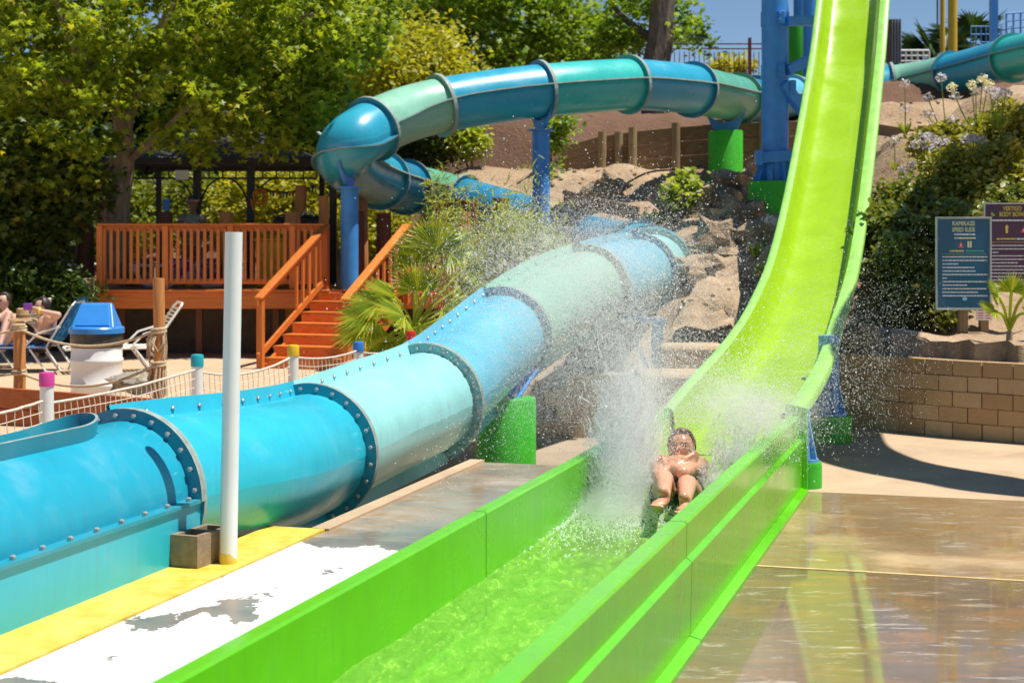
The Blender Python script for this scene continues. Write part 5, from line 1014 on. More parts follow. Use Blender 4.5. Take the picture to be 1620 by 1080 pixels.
AG = [((1432, 205, 25.8), 'bright strap leaved clump with one lilac flower above the short timber wall', 22, .35, [(-.0, .8, 0), (.02, .42, 0)]), ((1500, 215, 23.4), 'flowering clump with tall lilac heads left of the cream flowers', 26, .4, [(-.28, .62, 0), (-.1, .9, 0), (-.3, .38, 0), (.05, .3, 0)]), ((1545, 205, 23.6), 'flowering clump with large cream and lilac heads under the tube', 34, .45, [(-.05, .72, 1), (.08, .8, 1), (.16, .72, 1), (-.3, .55, 0), (.0, .62, 0), (-.35, .68, 1), (.3, .6, 0)]), ((1580, 200, 23), 'broad strap leaved clump with lilac heads at the right edge', 34, .5, [(.0, .5, 0), (.12, .55, 0), (-.12, .58, 0)]),
      ((1470, 255, 22.6), 'flowering clump with many low lilac heads over the shrubs', 20, .3, [(-.2, .3, 0), (-.08, .38, 0), (.02, .4, 0), (.12, .32, 0), (.22, .36, 0), (-.02, .24, 0)]), ((1540, 250, 22.4), 'small clump with flat lilac heads at mid bank', 18, .3, [(-.1, .32, 0), (.0, .34, 0), (.1, .3, 0)]), ((1416, 262, 22.8), 'single lilac flower clump against the timber wall', 14, .24, [(0, .42, 0)]), ((1418, 300, 22.6), 'low strap leaved clump with pale heads beside the slide rim', 24, .34, [(.1, .34, 0), (.2, .42, 0), (.05, .2, 0)]), ((1412, 352, 21.4), 'bright strap leaved clump low beside the slide rim', 26, .36, [(.05, .2, 0)]),
      ((1195, 400, 22.5), 'yellowing strap leaved clump below the tower footing', 28, .36, [(.18, .52, 0), (.27, .5, 0)]), ((1205, 432, 21.6), 'green strap leaved clump against the slide left side', 34, .4, []), ((1432, 440, 18.6), 'dark strap leaved clump left of the blue sign', 40, .42, [])]
for (x, y, Y), lab, nl, L, stems in AG: agapanthus(W(x, y + 8, Y), lab, nl, L, stems)
b = W(1082, 318, 27.4); tree('slope_shrub', 'small upright green bush on the slope behind the spray', b, [([b, V3(1080, 300, 27.4), V3(1086, 280, 27.4)], .03, .012)], [E(1078, 305, 27.3, 20, .25, 22), E(1090, 285, 27.3, 10, .2, 15)], 34, 30, .09, .11, BROAD, 'lf_bamboo', cat='shrub')
b = W(1030, 400, 29); tree('slope_shrub', 'dark bush filling the hollow behind the tube turn', b, [([b, V3(1050, 380, 28.6), V3(1055, 350, 28.6)], .03, .012)], [E(1050, 370, 28.4, 40, .5, 28), E(1085, 395, 27.5, 25, .4, 30)], 60, 40, .12, .12, BROAD, 'lf_dark', cat='shrub')
# pink garland of blooms on a post
q = W(158, 290, 27.4); t = thing('pink_garland', q, 'hanging garland of pink blooms left of the sycamore trunk', 'garland'); P = np.array([tuple(W(156 + RNG.normal() * 6, RNG.uniform(275, 345), 27.3)) for _ in range(70)] + [tuple(W(162 + RNG.normal() * 5, 283 + RNG.normal() * 6, 27.2)) for _ in range(25)]); me = leaf_mesh('blooms', P, .06 * RNG.uniform(.7, 1.5, len(P)), *BROAD, MT['pink'], .3, origin=q); o = part('blooms', me, None, t); o['kind'] = 'stuff'
mb = MB(); mb.tube([W(160, 262, 27.3), W(157, 300, 27.3), W(154, 350, 27.3)], .012, 6); part('cord', mb, MT['rope'], t)
# hedge under the deck edge at far left
b = Vector((px(60, 25.8), 25.8, 0)); tree('dark_hedge', 'low dark hedge behind the loungers at far left', b, [([b, b + Vector((0, 0, .4)), b + Vector((0, 0, .8))], .03, .012)], [E(40, 455, 25.8, 90, .3, 30), E(100, 465, 25.9, 60, .3, 30)], 90, 46, .12, .10, OVAL, 'lf_dark', cat='hedge', up=.3)

# dry litter and clods on the slope
lit = MB()
for k in range(700):
    x, Y = RNG.uniform(-.3, 9), RNG.uniform(21, 36); 
    z = hill_z(x, Y)
    if z < 0: continue
    lit.ball((x, Y, z), RNG.uniform(.015, .06), 6, 4, (1, 1, .7), jit=.5, seed=k)
tag(part('stones', lit, MT['rock'], angle=60), 'scattered clods and small stones on the sandy slope', 'stones', kind='stuff')
# ================================================================ hilltop fence and tower bits
fz = 6.42; FY = 48.0; rf_ = thing('red_fence', (px(960, FY), FY, fz), 'thin red metal picket fence along the top of the hill', 'fence'); redm = M('red_brown_steel', (.22, .03, .03), .5, .15, 5)
fa, fb = px(690, FY), px(1300, FY); pk = MB(); pk.box((0, 0, .62), (.022, .022, 1.24)); me_pk = mesh_of('picket', pk, redm)
for z in (.12, .98, 1.12): mb = MB(); mb.beam((fa, FY, fz + z), (fb, FY, fz + z), .03, .035); part('rail', mb, redm, rf_, origin=((fa + fb) / 2, FY, fz))
k = 0; x = fa
while x < fb: inst('picket', me_pk, rf_, (x, FY, fz - .35 + .0)); x += .145
for pxx in (733, 872, 1011, 1186): mb = MB(); mb.box((px(pxx, FY), FY, fz + .5), (.09, .09, 1.6)); part('post', mb, redm, rf_, origin=(px(pxx, FY), FY, fz))
def up_post(x, y, Y, r, mat, name, label, h=7, square=False):
    p = W(x, y, Y); mb = MB()
    if square: mb.beam(p, p + Vector((0, 0, h)), r * 2, r * 2); mb.beam(p - Vector((0, 0, .05)), p, r * 2.8, r * 2.8)
    else: mb.cyl(p - Vector((0, 0, .6)), p + Vector((0, 0, h)), r, n=18); mb.cyl(p - Vector((0, 0, .6)), p - Vector((0, 0, .5)), r * 1.4, n=18)
    tag(part(name, mb, mat, origin=p), label, 'post')
ypm = M('yellow_painted_steel', (.62, .40, .01), .4, .1, 4)
up_post(1491, 95, 46, .07, ypm, 'yellow_post', 'thin yellow steel post on the hilltop, the left one'); up_post(1507, 95, 45, .125, ypm, 'yellow_post', 'thick yellow steel post on the hilltop, the right one'); up_post(1572, 70, 44, .095, MT['steel_blue'], 'blue_post', 'square blue post above the upper right tube', square=True); up_post(1483, 60, 60, .03, MT['black'], 'flag_pole', 'thin dark mast on the skyline behind the palm')
gp = W(1408, 105, 43); t = thing('corrugated_screen', gp, 'grey corrugated metal screen with brown post behind the slide rim', 'screen'); mb = MB(); pts = []
for k in range(29): u = k / 28; a = W(1394 + 32 * u, 100, 43); pts.append(a + Vector((0, .03 * math.sin(k * 1.57), 0)))
mb.loft([pts, [p + Vector((0, 0, 1.15 + .0)) for p in pts], [p + Vector((0, .02, 1.15)) for p in pts], [p + Vector((0, .02, 0)) for p in pts]]); part('sheet', mb, M('grey_sheet_metal', (.22, .24, .26), .5, .15, 5), t)
mb = MB(); mb.beam(W(1407, 102, 42.8), W(1407, 32, 42.8), .1, .1); part('post', mb, M('brown_post', (.06, .03, .025), .7), t)
def rail_fence(x0, x1, y0, y1, Y, n, r, mat, name, label, cat='railing'):
    t = thing(name, W((x0 + x1) / 2, y1, Y), label, cat)
    for k in range(3): y = y0 + (y1 - y0) * k / 2.4; mb = MB(); mb.tube([W(x0, y, Y), W(x1, y - (6 if name == 'blue_railing' else 0), Y)], r, 6); part('rail', mb, mat, t)
    for k in range(n): x = x0 + (x1 - x0) * k / (n - 1); mb = MB(); mb.tube([W(x, y0 - (6 * k / (n - 1) if name == 'blue_railing' else 0), Y), W(x, y1 + 6, Y)], r, 6); part('picket', mb, mat, t)
rail_fence(1592, 1660, 22, 50, 43, 7, .025, MT['steel_blue'], 'blue_railing', 'blue tower railing at the top right corner'); rail_fence(1536, 1600, 42, 72, 47, 9, .016, MT['steel_blue'], 'blue_fence', 'blue picket barrier behind the square blue post'); rail_fence(1424, 1470, 80, 100, 46, 6, .03, MT['white_paint'], 'white_fence', 'low white rail fence on the hilltop left of the yellow posts')

# ================================================================ signs
def text_mesh(txt, h, center, mat, name, parent, wscale=1.0, y_off=0.0, bold=.0):
    cu = bpy.data.curves.new('tmp', 'FONT'); cu.body = txt; cu.size = 1; cu.align_x = 'CENTER'; cu.align_y = 'CENTER'; cu.extrude = .0; cu.offset = bold
    o = bpy.data.objects.new('tmp', cu); COL.objects.link(o); dg = bpy.context.evaluated_depsgraph_get(); me0 = o.evaluated_get(dg).to_mesh(); v = [tuple(q.co) for q in me0.vertices]; f = [tuple(p.vertices) for p in me0.polygons]; o.evaluated_get(dg).to_mesh_clear(); bpy.data.objects.remove(o)
    ymx = max(q[1] for q in v); ymn = min(q[1] for q in v); s = h / (ymx - ymn); c = Vector(center); mb = MB(); mb.add([c + Vector((q[0] * s * wscale, 0, (q[1] - (ymx + ymn) / 2) * s)) for q in v], f); return part(name, mb, mat, parent, smooth=False)
def flat(name, pts, mat, parent): mb = MB(); mb.add(pts, [tuple(range(len(pts)))]); return part(name, mb, mat, parent, smooth=False)
tx = {n: M('print_' + n, c, .5, .03) for n, c in (('cream', (.72, .74, .42)), ('white', (.75, .77, .78)), ('red', (.7, .08, .05)), ('green', (.05, .45, .32)), ('yellow', (.75, .62, .05)), ('lime', (.3, .5, .12)))}
def ride_sign(x0, x1, y0, y1, Y, panel, frame, post_px, post_bot, label, title, lines, seed, kind):
    rnd = random.Random(seed); q = W(post_px, post_bot, Y + .08); t = thing('ride_sign', q, label, 'sign'); kx = Y / FPX
    mb = MB(); a = W((x0 + x1) / 2, (y0 + y1) / 2, Y); w, h = (x1 - x0) * kx, (y1 - y0) * kx; mb.box(a, (w, .02, h)); part('panel', mb, panel, t, bevel=.003)
    fr = MB(); e = .014
    for c_, s_ in (((a.x, a.y - .004, a.z + h / 2), (w + e, .03, e)), ((a.x, a.y - .004, a.z - h / 2), (w + e, .03, e)), ((a.x - w / 2, a.y - .004, a.z), (e, .03, h - e)), ((a.x + w / 2, a.y - .004, a.z), (e, .03, h - e))): fr.box(c_, s_)
    part('frame', fr, frame, t, smooth=False)
    yb = Y - .0115; pt = lambda u, v: Vector((a.x - w / 2 + u * w, yb, a.z + h / 2 - v * h))
    for v_, txt, hh, ws in title: text_mesh(txt, hh * h, pt(.5, v_), tx['cream'] if kind == 'blue' else tx['yellow'], 'title_lettering', t, ws, bold=.02)
    def bar(u0, u1, v_, th, mat, nm='small_print'):
        # a run of word-sized dashes, like small print seen from here
        u = u0; mb = MB()
        while u < u1 - .01: l = min(rnd.uniform(.02, .07), u1 - u); mb.add([pt(u, v_ - th / 2) , pt(u + l, v_ - th / 2), pt(u + l, v_ + th / 2), pt(u, v_ + th / 2)], [(0, 1, 2, 3)]); u += l + .009
        part(nm, mb, mat, t, smooth=False)
    for (u0, u1, v_, th, mt) in lines: bar(u0, u1, v_, th, tx[mt])
    # warning triangle and figure
    tu, tv = (.45, .295) if kind == 'blue' else (.7, .32)
    flat('warning_symbol', [pt(tu - .05, tv + .035), pt(tu + .05, tv + .035), pt(tu, tv - .035)], tx['red'], t); flat('warning_mark', [pt(tu - .007, tv + .02) + Vector((0, -.001, 0)), pt(tu + .007, tv + .02) + Vector((0, -.001, 0)), pt(tu + .007, tv - .008) + Vector((0, -.001, 0)), pt(tu - .007, tv - .008) + Vector((0, -.001, 0))], tx['white'], t)
    fu, fv = (.6, .293) if kind == 'blue' else (.4, .31)
    if kind == 'blue':
        for du in (-.028, .016): flat('height_symbol', [pt(fu + du, fv - .035), pt(fu + du + .03, fv - .035), pt(fu + du + .03, fv + .035), pt(fu + du, fv + .035)], tx['cream'], t)
    else: flat('figure_symbol', [pt(fu - .02, fv + .05), pt(fu + .02, fv + .05), pt(fu + .02, fv - .01), pt(fu + .04, fv - .02), pt(fu, fv - .055), pt(fu - .03, fv - .02), pt(fu - .02, fv - .01)], tx['yellow'], t)
    mb = MB(); mb.beam(W(post_px, y1 + 10 - 120, Y + .075), W(post_px, post_bot + 12, Y + .075), .1, .09); part('post', mb, MT['old_post'], t, bevel=.006); return t, pt
bluep = M('teal_blue_sign_face', (.012, .10, .19), .3, .06, 3); purp = M('plum_sign_face', (.075, .022, .06), .3, .06, 3); alu = M('aluminium_frame', (.5, .52, .5), .4, .1, 6)
L1 = [(.33, .71, .185, .016, 'white'), (.33, .72, .225, .016, 'cream'), (.24, .50, .365, .016, 'yellow'), (.54, .87, .365, .016, 'green'), (.10, .92, .398, .004, 'lime')] + [(.11, u1, .43 + .0385 * k, .0125, 'white') for k, u1 in enumerate((.94, .93, .40, .70, .73, .94, .19, .92, .58, .93, .78, .94))]
t, pt = ride_sign(1481, 1567, 344, 489, 17.2, bluep, alu, 1523, 545, 'teal blue ride rules sign on a wooden post, in front', [(.065, 'KAMIKAZE', .048, .78), (.132, 'SPEED SLIDE', .048, .70)], L1, 3, 'blue')
flat('round_emblem', [pt(.52 + .045 * math.cos(R(a)), .885 + .022 * math.sin(R(a))) for a in range(0, 360, 30)], M('print_light_blue', (.2, .5, .75), .5), t)
mb = MB(); Lb = [pt(.015, .012), pt(.985, .012), pt(.985, .988), pt(.015, .988)]
for a, b in zip(Lb, Lb[1:] + Lb[:1]): mb.beam(a, b, .004, .001, up=(0, 1, 0))
part('border_line', mb, tx['cream'], t, smooth=False)
L2 = [(.08, .95, .205, .018, 'white'), (.22, .56, .43, .018, 'yellow'), (.58, .95, .43, .018, 'white'), (.02, .98, .47, .004, 'yellow')] + [(.05, u1, .51 + .042 * k, .012, 'white') for k, u1 in enumerate((.95, .95, .25, .7, .95, .6, .95, .8, .95, .55, .9))]
t, pt2 = ride_sign(1557, 1645, 322, 452, 17.9, purp, alu, 1556, 520, 'plum purple ride rules sign behind the blue one at right edge', [(.06, 'VERTIGO', .055, .74), (.13, 'BODY BOWL', .055, .72)], L2, 5, 'plum')
for sg in (-1, 1): flat('leaf_motif', [pt2(.5 + sg * .30, .145), pt2(.5 + sg * .37, .10), pt2(.5 + sg * .39, .13), pt2(.5 + sg * .36, .16)], tx['lime'], t)
q = W(1557, 497, 17.75); mb = MB(); mb.box(q, (.17, .012, .13)); pc_ = thing('small_placard', q, 'small white placard with red writing low between the signs', 'placard'); part('panel', mb, MT['white_paint'], pc_)
for r_ in range(4):
    for c_ in range(2):
        q2 = q + Vector((-.038 + c_ * .08, -.0075, .042 - r_ * .028)); flat('red_print_line', [q2 + Vector((-.03, 0, -.006)), q2 + Vector((.026, 0, -.006)), q2 + Vector((.03, 0, .006)), q2 + Vector((-.03, 0, .006))], tx['red'], pc_)

# ================================================================ people
def body(name, label, caps, balls, mat, voxel=.012, cat='person', smooth=6, origin=None):
    mb = MB()
    for p0, p1, r0, r1 in caps: mb.capsule(p0, p1, r0, r1, 12)
    for c, r, s, rot in balls: mb.ball(c, r, 16, 12, s, rot)
    o = part(name, mb, mat, origin=origin or caps[0][0]); m = o.modifiers.new('join', 'REMESH'); m.mode = 'VOXEL'; m.voxel_size = voxel; m.use_smooth_shade = True
    s = o.modifiers.new('smooth', 'SMOOTH'); s.factor = .5; s.iterations = smooth
    return tag(o, label, cat)
def head_axes(fwd, up): f = Vector(fwd).normalized(); r = f.cross(Vector(up)).normalized(); u = r.cross(f); return f, r, u
def face(o, c, f, r, u, k=1.0, brow=True, hairmat='hair', cap=True, skinm='skin', long_hair=True, glasses=False):
    dark = M('eye_dark', (.03, .015, .01), .4); lips = M('lip', (.38, .12, .08), .5); mb = MB()
    rot = Matrix((r, f, u)).transposed()
    if glasses:
        for s in (-1, 1): mb.ball(c + f * .092 * k + r * (s * .034 * k) + u * .012 * k, .024 * k, 10, 6, (1, .4, .75), rot)
        part('sunglasses', mb, MT['black'], o)
    else:
        for s in (-1, 1): mb.ball(c + f * .088 * k + r * (s * .032 * k) + u * .006 * k, .0125 * k, 10, 6, (1.25, .5, .42), rot)
        part('eyes', mb, dark, o); mb = MB()
        for s in (-1, 1): mb.capsule(c + f * .097 * k + r * (s * .018 * k) + u * .026 * k, c + f * .088 * k + r * (s * .05 * k) + u * .027 * k, .005 * k, .004 * k, 6)
        part('eyebrows', mb, MT[hairmat], o)
    mb = MB(); mb.ball(c + f * .088 * k - u * .062 * k, .02 * k, 10, 6, (1.2, .4, .4), rot); part('mouth', mb, lips, o)
    if cap:
        mb = MB(); nu, nv = 28, 14; P = []
        for i in range(nv + 1):
            th = math.pi * i / nv
            for j in range(nu + 1):
                ph = 2 * math.pi * j / nu; d = Vector((math.sin(th) * math.cos(ph), math.sin(th) * math.sin(ph), math.cos(th)))
                k_ = 1 + .05 * mnoise.noise(d * 5)
                P.append((d, c - f * .012 * k + u * .012 * k + (r * (d.x * .093) + f * (d.y * .112) + u * (d.z * .122)) * (k * k_)))
        Fs = []
        for i in range(nv):
            for j in range(nu):
                d = P[i * (nu + 1) + j][0]
                if d.z > .80 or (d.y < .25 and d.z > .1) or (d.y < -.05 and d.z > -.6): Fs.append((i * (nu + 1) + j, (i + 1) * (nu + 1) + j, (i + 1) * (nu + 1) + j + 1, i * (nu + 1) + j + 1))
        mb.add([p for _, p in P], Fs); h = part('hair', mb, MT[hairmat], o, angle=80); sd = h.modifiers.new('thick', 'SOLIDIFY'); sd.thickness = .012 * k; sd.offset = 0
def head_parts(c, f, r, u, k=1.0):
    rot = Matrix((r, f, u)).transposed()
    return [(c, .1 * k, (.86, 1.0, 1.1), rot), (c + f * .03 * k - u * .055 * k, .07 * k, (.82, .85, .95), rot), (c + f * .098 * k - u * .018 * k, .016 * k, (.8, 1.2, 1.5), rot), (c + r * .085 * k - u * .01 * k, .022 * k, (.4, .8, 1.3), rot), (c - r * .085 * k - u * .01 * k, .022 * k, (.4, .8, 1.3), rot), (c + f * .085 * k - u * .095 * k, .026 * k, (1, .7, .7), rot)]
def hand(palm, fdir, side, curl, k=1.0, thumb=1):
    """five capsule chains rooted in a flat palm"""
    fdir = Vector(fdir).normalized(); side = Vector(side).normalized(); curl = Vector(curl).normalized(); out = [(palm - fdir * .045 * k - side * .012 * k, palm + fdir * .03 * k - side * .02 * k, .024 * k, .022 * k), (palm - fdir * .04 * k + side * .015 * k, palm + fdir * .03 * k + side * .022 * k, .024 * k, .02 * k)]
    for i, L in enumerate((.062, .074, .07, .055)):
        b = palm + fdir * .035 * k + side * ((i - 1.5) * .022 * k); m = b + (fdir * .8 + curl * .25).normalized() * L * .55 * k; e = m + (fdir * .45 + curl * .8).normalized() * L * .5 * k; out += [(b, m, .0098 * k, .009 * k), (m, e, .009 * k, .0075 * k)]
    b = palm - fdir * .02 * k - side * thumb * .035 * k; m = b + (fdir * .6 - side * thumb * .7).normalized() * .04 * k; e = m + (fdir * .9 + curl * .3).normalized() * .035 * k; out += [(b, m, .0125 * k, .011 * k), (m, e, .011 * k, .009 * k)]
    return out
# ---- the rider: on their back, knees up, arms crossed over the chest
hc = W(1078, 708, 10.98); f, r, u = head_axes(-FD * .93 + ZUP * .2 + FR * .02, ZUP)
pel = W(1072, 782, 10.45); pel.z = .34; che = W(1074, 752, 10.78); che.z = .43; nk = W(1077, 735, 10.92)
shL, shR = W(1043, 735, 10.86), W(1107, 737, 10.78); elL, elR = W(1042, 752, 10.44), W(1080, 747, 10.34); wrL, wrR = W(1078, 733, 10.52), W(1054, 737, 10.58)
knL, knR = W(1050, 757, 9.98), W(1087, 766, 9.94); anL, anR = W(1051, 784, 9.50), W(1084, 793, 9.48); hpL, hpR = pel - FR * .09, pel + FR * .09
caps = [(pel, che, .125, .13), (che - FR * .08, che + FR * .08, .11, .11), (che, nk, .09, .055), (nk, hc - u * .03, .052, .05), (shL, shR, .066, .066), (shL, elL, .052, .043), (elL, wrL, .043, .028), (shR, elR, .052, .044), (elR, wrR, .044, .028),
        (hpL, knL, .085, .06), (hpR, knR, .085, .062), (knL, anL, .058, .036), (knR, anR, .06, .036), (anL, anL - FD * .05 + ZUP * .035, .036, .032), (anL - ZUP * .02, anL - FD * .13 - FR * .012 - ZUP * .04, .036, .030), (anL - FD * .12 - FR * .03 - ZUP * .03, anL - FD * .12 + FR * .012 - ZUP * .03, .022, .022), (anR, anR - FD * .05 + ZUP * .035, .036, .032), (anR - ZUP * .02, anR - FD * .13 + FR * .012 - ZUP * .04, .036, .030), (anR - FD * .12 - FR * .012 - ZUP * .03, anR - FD * .12 + FR * .03 - ZUP * .03, .022, .022)]
caps += hand(wrL + (wrL - elL).normalized() * .06, wrL - elL, ZUP, FD, .92, 1) + hand(wrR + (wrR - elR).normalized() * .06, wrR - elR, ZUP, FD, .92, -1)
for an, sg in ((anL, -1), (anR, 1)):                         # toes
    for i in range(5): b = an - FD * (.165 - .008 * (4 - i if sg < 0 else i)) - ZUP * .04 + FR * ((i - 2) * .017 + sg * .012); rr_ = .0125 if i == (4 if sg < 0 else 0) else .0095; caps.append((b, b - FD * .03 + ZUP * .008, rr_, rr_ * .92))
rider = body('person', 'wet rider lying back in the green slide with arms crossed and knees up', caps, head_parts(hc, f, r, u, .98), MT['skin'], .0085, smooth=4, origin=pel)
face(rider, hc, f, r, u, .98)
mb = MB(); mb.capsule(pel - FR * .02, pel.lerp(che, .45), .136, .132, 14); mb.capsule(hpL, hpL.lerp(knL, .25), .095, .085, 12); mb.capsule(hpR, hpR.lerp(knR, .25), .095, .085, 12); part('swim_shorts', mb, M('dark_swimwear', (.03, .04, .05), .5), rider)

# ---- sunbathers at the far left, on loungers
lx = W(66, 575, 24.0); t_, X_ = strap_lounger((px(82, 24), 24.0, 0), R(180), 'lounger with blue patterned towel under the reclining man', back=58, cover=1)
def m_towel(name, a, b, sc_=9):
    m, nt, out = _nt(name); f_ = noise(nt, coords(nt), sc_, 3, .5, 1.5); col = ramp(nt, f_, [(.42, a), (.5, b), (.58, a), (.66, b)], 'CONSTANT'); principled(nt, out, col, .9, .1); return m
tw_ = MB(); rows = []
for w_ in [-.34 + .68 * k / 6 for k in range(7)]: rows.append([X_(x_, w_, z_ - .05 * max(0, abs(w_) - .3) / .04) for x_, z_ in ((-.45, 1.06), (-.40, 1.0), (-.28, .78), (-.12, .52), (0, .4), (.3, .385), (.7, .38), (1.1, .38), (1.2, .33), (1.22, .12))])
tw_.loft(rows); tw_.loft([[r_[k] + Vector((0, 0, .012)) for k in range(10)] for r_ in rows]); o = part('beach_towel', tw_, m_towel('blue_patterned_towel', (.01, .07, .32), (.03, .3, .55)), origin=lx, angle=70); tag(o, 'blue patterned beach towel draped over the lounger of the man', 'towel')
Yb = 23.95; pv = lambda x, y, Y=Yb: W(x, y, Y)
hcm = pv(66, 484); f2, r2, u2 = head_axes((-.9, -.35, .1), ZUP)
caps = [(pv(64, 538), pv(74, 512), .15, .15), (pv(74, 512), pv(78, 503), .13, .11), (pv(75, 504, 24.1), pv(80, 504, 23.75), .085, .085), (pv(75, 503), pv(69, 492), .06, .055), (pv(84, 505, 23.75), pv(92, 498, 23.6), .055, .05), (pv(92, 498, 23.6), pv(61, 491, 23.6), .048, .034), (pv(64, 542, 23.85), pv(31, 512, 23.8), .085, .065), (pv(31, 512, 23.8), pv(6, 552, 23.8), .06, .04), (pv(64, 542, 24.1), pv(27, 510, 24.15), .085, .065), (pv(27, 510, 24.15), pv(2, 550, 24.1), .06, .04), (pv(6, 552, 23.8), pv(-8, 551, 23.8), .04, .03), (pv(2, 550, 24.1), pv(-10, 549, 24.1), .04, .03)]
caps += hand(pv(56, 489, 23.6), (-1, 0, .1), (0, 0, 1), (0, -1, 0))
man = body('person', 'man reclining on the blue towel holding up a phone, yellow wristband', caps, head_parts(hcm, f2, r2, u2), MT['skin_pale'], .014, origin=pv(64, 545)); face(man, hcm, f2, r2, u2, hairmat='dark_hair')
mb = MB(); mb.capsule(pv(64, 541), pv(68, 533), .165, .16, 14); mb.capsule(pv(62, 541, 23.85), pv(40, 520, 23.82), .1, .085, 12); mb.capsule(pv(62, 541, 24.1), pv(38, 519, 24.13), .1, .085, 12); part('swim_shorts', mb, M('dark_brown_shorts', (.03, .022, .02), .8), man)
mb = MB(); mb.tube([pv(63, 491.5, 23.6) + Vector((0, .045 * math.cos(a * .5), .045 * math.sin(a * .5))) for a in range(13)], .014, 6, closed=True); part('wristband', mb, M('yellow_band', (.8, .62, .02), .5), man)
mb = MB(); q = pv(44, 485, 23.55); mb.box(q, (.13, .015, .10), .1); tag(part('phone', mb, M('purple_phone_case', (.22, .05, .35), .4), origin=q, bevel=.008), 'purple phone held up by the reclining man', 'phone')
# straw hat resting on his knee
q = pv(36, 503, 23.7); mb = MB(); prof = [(.215, -.035), (.2, -.01), (.1, .0), (.095, .02), (.085, .13), (.06, .145), (.0, .15)]; mb.lathe([(a, b) for a, b in prof[:-1]], q, 28); h = part('straw_hat', mb, M('straw', (.42, .28, .13), .9, .3, 40), origin=q); tag(h, 'straw hat with wide brim resting on the knee of the man', 'hat'); mb = MB(); mb.lathe([(.099, .012), (.096, .045)], q, 28, cap=False); part('hat_band', mb, M('hat_band', (.2, .11, .05), .8), h)
# second sunbather at the frame edge
t_, X2 = strap_lounger((px(25, 24.6), 24.75, 0), R(180), 'lounger partly hidden at the left frame edge', back=58)
hc3 = W(6, 476, 24.7); f3, r3, u3 = head_axes((-.5, -.85, 0), ZUP); q_ = lambda x, y, Y=24.7: W(x, y, Y)
caps = [(q_(6, 535), q_(10, 505), .14, .14), (q_(10, 505), q_(9, 490), .08, .05), (q_(-4, 502, 24.6), q_(24, 502, 24.8), .06, .06), (q_(24, 503, 24.6), q_(20, 530, 24.4), .048, .04), (q_(20, 530, 24.4), q_(-5, 525, 24.3), .04, .03), (q_(4, 538, 24.5), q_(14, 497, 24.2), .08, .06), (q_(14, 497, 24.2), q_(0, 545, 23.9), .058, .038), (q_(0, 540, 24.8), q_(-25, 510, 24.5), .08, .06)]
caps += hand(q_(-9, 524, 24.3), (-1, 0, 0), (0, 0, 1), (0, -1, 0))
w3 = body('person', 'sunbather with dark sunglasses cut by the left frame edge', caps, head_parts(hc3, f3, r3, u3), MT['skin_pale'], .014, origin=q_(6, 545)); face(w3, hc3, f3, r3, u3, hairmat='dark_hair', glasses=True)
mb = MB(); mb.capsule(q_(6, 536), q_(9, 512), .15, .148, 14); part('swimsuit', mb, M('dark_swimsuit', (.02, .02, .03), .7), w3)
# person in visor behind the railing
hc4 = W(305, 322, 28.6); f4, r4, u4 = head_axes((-.15, -1, -.15), ZUP); q_ = lambda x, y, Y=28.6: W(x, y, Y)
caps = [(q_(303, 395), q_(304, 352), .15, .16), (q_(304, 352), q_(305, 338), .1, .06), (q_(290, 345), q_(318, 345), .075, .075), (q_(288, 346), q_(282, 372, 28.4), .055, .045), (q_(282, 372, 28.4), q_(300, 372, 28.2), .042, .032), (q_(320, 346), q_(328, 372, 28.4), .055, .045), (q_(328, 372, 28.4), q_(312, 374, 28.2), .042, .032), (q_(305, 340), q_(305, 330), .055, .055), (q_(297, 395), q_(292, 398, 28.1), .09, .07), (q_(310, 395), q_(316, 398, 28.1), .09, .07), (q_(292, 398, 28.1), q_(291, 448, 28.0), .065, .045), (q_(316, 398, 28.1), q_(318, 448, 28.0), .065, .045)]
caps += hand(q_(304, 372, 28.15), (1, 0, 0), (0, 0, 1), (0, -1, 0)) + hand(q_(309, 375, 28.12), (-1, 0, 0), (0, 0, 1), (0, -1, 0))
w4 = body('person', 'person in pink visor and floral top sitting behind the deck railing', caps, head_parts(hc4, f4, r4, u4), M('tan_skin', (.28, .14, .085), .5), .014, origin=q_(303, 400)); face(w4, hc4, f4, r4, u4, hairmat='dark_hair')
mb = MB(); mb.capsule(q_(303, 394), q_(304, 352), .165, .175, 16); mb.capsule(q_(289, 347), q_(319, 347), .09, .09, 12); part('floral_top', mb, m_towel('floral_cloth', (.5, .42, .38), (.05, .16, .08), 26), w4)
mb = MB(); pts = [hc4 + u4 * .055 + (f4 * math.cos(R(a)) * .112 + r4 * math.sin(R(a)) * .1) for a in range(0, 360, 15)]; mb.tube(pts, .022, 6, closed=True)
br_ = [hc4 + u4 * .05 + (f4 * math.cos(R(a)) * (.11 + .1 * math.cos(R(a))) + r4 * math.sin(R(a)) * .1) for a in range(-80, 81, 16)]; br2 = [hc4 + u4 * .05 + (f4 * math.cos(R(a)) * .1 + r4 * math.sin(R(a)) * .095) for a in range(-80, 81, 16)]; mb.loft([br_, br2]); mb.loft([[p + u4 * .01 for p in br_], [p + u4 * .01 for p in br2]]); part('visor', mb, M('pink_visor', (.62, .32, .34), .7), w4)
